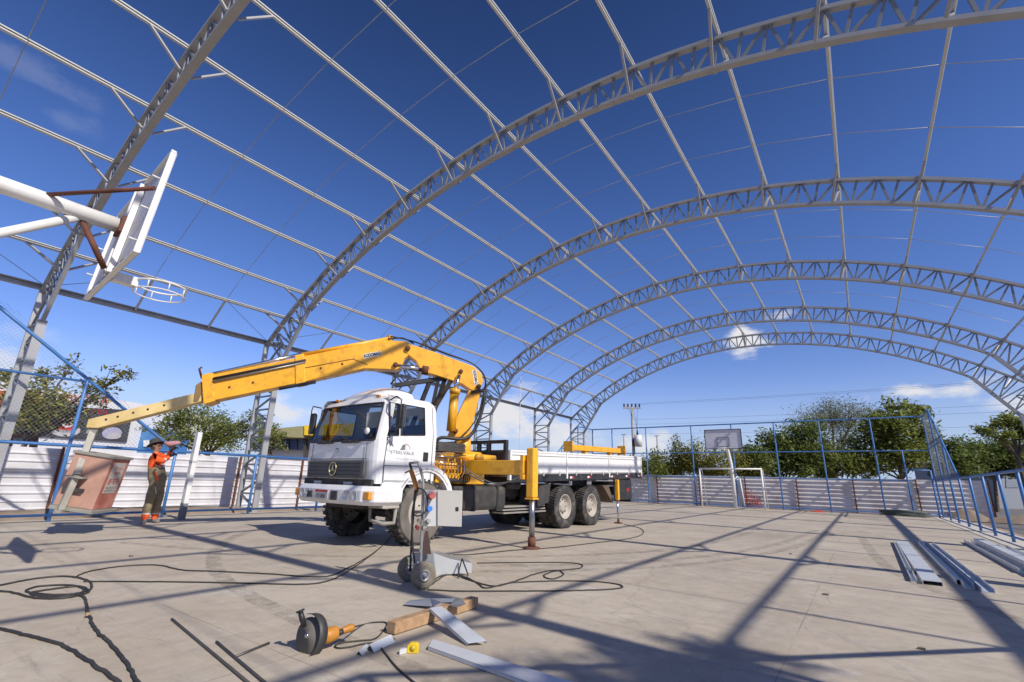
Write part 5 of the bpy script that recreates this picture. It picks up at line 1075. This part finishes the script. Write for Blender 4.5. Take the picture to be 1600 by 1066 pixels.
T_('big-leaved green tree behind the fence gate', 1405, 30.5, [(1395, 640, 14, 14), (1435, 645, 20, 14), (1375, 668, 24, 18), (1410, 672, 28, 22), (1440, 675, 18, 22), (1370, 700, 26, 22), (1410, 710, 30, 24), (1445, 715, 20, 18), (1345, 722, 22, 16)], .27, LEAF_M, 400)
T_('small dark tree past the sloping fence end', 1490, 33, [(1480, 697, 16, 12), (1495, 720, 22, 18), (1475, 725, 16, 14)], .25, LEAF_D, 420)
T_('wide dark hedge tree beyond the kerb posts', 1545, 34, [(1520, 712, 26, 18), (1550, 708, 28, 20), (1580, 716, 28, 18), (1610, 715, 26, 20), (1535, 728, 30, 12), (1590, 730, 30, 12)], .25, LEAF_D, 420)
T_('tall open tree with forked trunk beyond the kerb posts', 1597, 26, [(1548, 668, 14, 12), (1570, 662, 18, 12), (1595, 660, 18, 12), (1560, 680, 16, 10), (1590, 684, 20, 12), (1620, 670, 22, 16)], .24, LEAF_M, 420, 'tree', .13)
T_('leafy tree overhanging the white hoarding near the banner', 10, 15.6, [(20, 590, 20, 9), (75, 583, 12, 9), (112, 575, 10, 10), (150, 600, 18, 8), (190, 583, 16, 6), (40, 612, 26, 14), (95, 632, 24, 16), (60, 655, 26, 16), (30, 640, 24, 18), (130, 640, 14, 12), (105, 655, 18, 10), (155, 618, 14, 9)], .15, LEAF_Y, 1100, 'tree', .09, None, .75)
T_('feathery light green tree behind the white hoarding', 325, 23, [(270, 660, 30, 12), (310, 650, 34, 14), (350, 660, 34, 16), (290, 678, 34, 12), (335, 680, 36, 14), (375, 680, 26, 18), (240, 672, 18, 8), (385, 655, 16, 12)], .14, LEAF_M, 620, 'tree', .10, None, .5)
T_('bushy tree behind the second arch column', 425, 27, [(415, 668, 16, 14), (430, 685, 16, 12), (405, 690, 14, 12)], .17, LEAF_M, 620, 'tree', .09)
tree('tall leafy tree standing across the road beyond the kerb', (10.6, .6, -.12), [(V3((10.0+.6*i, .85+.45*j, 8.8+.4*((i+j) % 3))), .55, .45) for i in range(0, 3) for j in range(-2, 2)], .2, LEAF_M, 700, r5, 'tree', .2)
# utility pole and wires
UP_ = PY(990, 700, 40.0); ux = UP_.x
t = thing('utility_pole', 'concrete utility pole with transformer behind the truck bed', 'utility pole', (ux, 40, -.1))
MB().path([(ux, 40, -.2), (ux, 40, 7.5)], [.16, .11], 10).build('shaft', CEM, t); MB().box((ux, 40, 7.42), (1.5, .12, .12), Matrix.Rotation(.55, 3, 'Z')).build('cross_arm', CEM, t)
for k in range(5): MB().lathe([(0, .32), (.05, .3), (.09, .2), (.05, .16), (.09, .08), (.04, 0)], V3((ux, 40, 7.5))+V3((math.cos(.55), math.sin(.55), 0))*(-.66+.33*k), UP, 10).build('insulator', M('insulator_dark', (.06, .035, .03), .4), t)
tf = MB().tube((ux+.55, 39.7, 4.1), (ux+.55, 39.7, 5.05), .3, n=18).build('transformer', M('transformer_white', (.6, .6, .58), .5), t); MB().path([(ux+.5, 39.7, 5.05), (ux+.5, 39.7, 5.5)], [.1, .05], 8).build('bushing', BLACK, tf); MB().box((ux+.2, 39.9, 4.4), (.5, .2, .5)).build('mount', DARK, t)
for k in range(3): MB().path([(ux-.5+.5*k, 40, 7.6), (ux+.35+.1*k, 39.7, 6.4), (ux+.5, 39.7, 5.4)], .012, 4).build('drop_wire', CABLE, t)
for k, z in enumerate((7.8, 7.7, 5.2, 6.4, 6.0)):
    P = [V3((ux+(60)*f, 40-4*f, z-1.1*4*f*(1-f)*.5+.3*f)) for f in [i/16 for i in range(17)]]
    tag(MB().path(P, .006, 4).build('overhead_wire', CABLE), ['topmost overhead wire leaving the concrete utility pole', 'second overhead wire down from the pole top', 'lowest overhead wire, passing level with the transformer', 'middle overhead wire below the pole cross arm', 'overhead wire just above the lowest one'][k], 'wire', 'overhead wires')
for (x, y, dep) in ((977, 678, 60), (1030, 680, 62)):
    p = gbase(x, dep); h = VP(x, y, p).z; t = thing('street_pole', 'distant slim grey pole behind the '+('truck bed end' if x < 1000 else 'yellowish bushes'), 'pole', p); MB().path([p, (p.x, p.y, h)], [.13, .09], 8).build('shaft', CEM, t); MB().bar((p.x-.3, p.y, h-.1), (p.x+.3, p.y, h-.1), .08, .08).build('cross_arm', CEM, t)
# white showroom with banner
D1 = 30.0; O1 = gbase(120, D1)
def W1(x, y, d=0.0): return VP(x, y, O1, d)
t = thing('showroom_building', 'white showroom with dark printed banner behind the white hoarding', 'building', O1)
BW = M('showroom_white', (.72, .72, .72), .6, 0, .04, .5)
def facade(b, px, d, ext): return b.prism([W1(x, y, d) for x, y in px]+[], HEAD*ext)
fl = [W1(-420, 560), W1(0, 597), W1(222, 631)]; base = [V3((p.x, p.y, -.1)) for p in (W1(222, 631), W1(-420, 560))]
MB().prism(fl+base, HEAD*9).build('wall', BW, t)
MB().prism([W1(-400, 600, -.1), W1(62, 612, -.1), W1(60, 640, -.1), W1(-400, 640, -.1)], HEAD*.08).build('orange_fascia', M('fascia_orange', (.68, .12, .02), .5), t)
MB().prism([W1(-400, 641, -.12), W1(70, 641, -.12), W1(52, 690, -.12), W1(-400, 690, -.12)], HEAD*.05).build('dark_glazing', M('showroom_glass', (.03, .035, .045), .15), t)
text('TOYOTA', 'sign_letters', RTXT, t, W1(128, 624, -.06), RIGHT, UP, .55, .03, 3.4)
bn = MB().prism([W1(77, 634, -.1), W1(207, 641, -.1), W1(197, 691, -.1), W1(62, 682, -.1)], HEAD*.06).build('banner', M('banner_charcoal', (.055, .052, .058), .6, 0, .3, .5), t)
text('TOYOTA', 'banner_text', RTXT, bn, W1(153, 643.5, -.115), RIGHT-UP*.05, UP, .28, .012, 1.3)
def disc(x, y, rx, ry, d, mat, nm, par):
    c = W1(x, y, d); k = D1/FPX; return MB().add([c+RIGHT*rx*k*math.cos(a*.2618)+UP*ry*k*math.sin(a*.2618) for a in range(24)], [tuple(range(24))]).build(nm, mat, par)
disc(103, 673, 22, 9, -.115, M('banner_pale', (.50, .48, .47), .6), 'pedestal_print', bn); disc(103, 670, 18, 6, -.12, M('banner_grey', (.30, .29, .29), .6), 'pedestal_top_print', bn)
MB().add([W1(91.5, 671, -.125), W1(114, 673, -.125), W1(116, 649, -.125), W1(96, 648, -.125)], [(0, 1, 2, 3)]).build('red_badge_print', RTXT, bn); disc(107, 659, 10, 9, -.13, WTXT, 'badge_disc_print', bn)
text('5', 'badge_number', RTXT, bn, W1(107, 659, -.133), RIGHT, UP, .5, .01)
disc(130, 641, 3.2, 2.6, -.115, WTXT, 'emblem_print', bn); disc(175, 677, 15, 9, -.115, M('banner_lilac', (.42, .40, .52), .6), 'pedestal_print', bn); disc(178, 681, 11, 5, -.12, M('banner_pale', (.5, .5, .5)), 'pedestal_print', bn)
b = MB(); b.lohi((0, 0, 0), (.01, .01, .01)); 
KB = W1(226, 700); t2 = thing('blue_kiosk', 'blue painted low kiosk beside the white showroom', 'kiosk', V3((KB.x, KB.y, -.1)))
kp = [W1(216, 668, .5), W1(250, 671, .5)]; MB().prism([kp[0], kp[1], V3((kp[1].x, kp[1].y, -.1)), V3((kp[0].x, kp[0].y, -.1))], HEAD*3).build('wall', M('kiosk_blue', (.06, .20, .45), .6), t2)
MB().prism([W1(224, 688, .42), W1(232, 688, .42), W1(232, 698, .42), W1(224, 698, .42)], HEAD*.06).build('window', WTXT, t2)
FRW = thing('timber_rack', 'brown timber rack standing behind the hoarding under the leafy tree', 'rack', gbase(40, 16.2))
def F_(x, y): return VP(x, y, gbase(40, 16.2))
for a, c in (((15, 682), (58, 682)), ((15, 676), (58, 677)), ((52, 720), (60, 660)), ((14, 720), (16, 670)), ((48, 700), (56, 676))): MB().bar(F_(*a), F_(*c), .10, .10).build('timber', M('frame_brown', (.22, .10, .055), .8), FRW)
# station with canopy, behind the cab
D2 = 44.0; O2 = gbase(455, D2); t = thing('service_building', 'low service building with olive and yellow canopy behind the truck cab', 'building', O2)
def W2(x, y, d=0.0): return VP(x, y, O2, d)
def wpr(pts, d, ext, nm, mat, par=t): return MB().prism([W2(x, y, d) for x, y in pts], HEAD*ext).build(nm, mat, par)
wpr([(405, 672), (475, 665.5), (475, 684), (405, 682)], 0, 6, 'canopy', M('canopy_olive', (.30, .27, .13), .6)); wpr([(475.2, 665), (560, 661), (560, 681), (475.2, 680)], -.1, 6, 'canopy_end', M('canopy_yellow', (.75, .50, .02), .5))
wpr([(405, 683), (560, 683), (560, 704), (405, 702)], 2, 4, 'blue_glazing', M('glazing_blue', (.035, .07, .20), .2)); wpr([(405, 702), (560, 704), (560, 722), (405, 722)], 3, 3, 'wall', BW)
for x in (476, 530): wpr([(x-2, 680), (x+2, 680), (x+2, 725), (x-2, 725)], .6, .5, 'canopy_post', DARK)
for x in (412, 425, 438, 451, 464): wpr([(x, 683.5), (x+.6, 683.5), (x+.6, 703), (x, 703)], 1.9, .1, 'glazing_bar', BLACK)
def car(label, x, y, dep, colr):
    p = gbase(x, dep); t = thing('parked_car', label, 'car', p, YAW); R_ = Matrix.Rotation(YAW, 3, 'Z')
    def q(a, b_, c): return p+R_ @ V3((a, b_, c))
    pr = [(-2.1, .3), (-2.15, .75), (-1.5, .9), (-.9, 1.4), (.7, 1.42), (1.4, .95), (2.1, .8), (2.15, .3)]
    MB().prism([q(a, -.85, c) for a, c in pr], R_ @ V3((0, 1.7, 0))).build('body', colr, t, .05)
    MB().prism([q(a, -.86, c) for a, c in ((-1.3, .95), (-.82, 1.33), (.62, 1.35), (1.2, .97))], R_ @ V3((0, .02, 0))).build('window', GRIL, t)
    for a in (-1.35, 1.35): MB().lathe([(0, .1), (.3, .1), (.32, .0), (.3, -.1), (0, -.1)], q(a, -.8, .32), R_ @ V3((0, 1, 0)), 18).build('wheel', RUBBER, t)
car('dark green car parked in front of the service building', 440, 712, 38, M('car_green', (.05, .09, .09), .3, .2, .05, 2, coat=.5)); car('blue car parked by the service building behind the cab mirror', 468, 714, 39, M('car_blue', (.03, .16, .36), .3, .2, .05, 2, coat=.5))
O3 = gbase(1590, 42); t = thing('warehouse', 'pale grey low warehouse beyond the kerb posts', 'building', O3)
q0, q1 = VP(1545, 722, O3), VP(1760, 716, O3); MB().prism([q0, q1, V3((q1.x, q1.y, -.1)), V3((q0.x, q0.y, -.1))], HEAD*8).build('wall', M('warehouse_grey', (.24, .26, .29), .7, 0, .08, .4), t)
MB().prism([VP(1540, 720, O3, -.2), VP(1765, 713, O3, -.2), VP(1765, 718, O3, -.2), VP(1540, 724.5, O3, -.2)], HEAD*8.4).build('roof', M('roof_rust', (.3, .12, .07), .7), t)
MB().prism([VP(1572, 735, O3, -.05), VP(1592, 735, O3, -.05), VP(1592, 762, O3, -.05), VP(1572, 762, O3, -.05)], HEAD*.04).build('door', M('warehouse_door', (.2, .23, .27), .5), t)
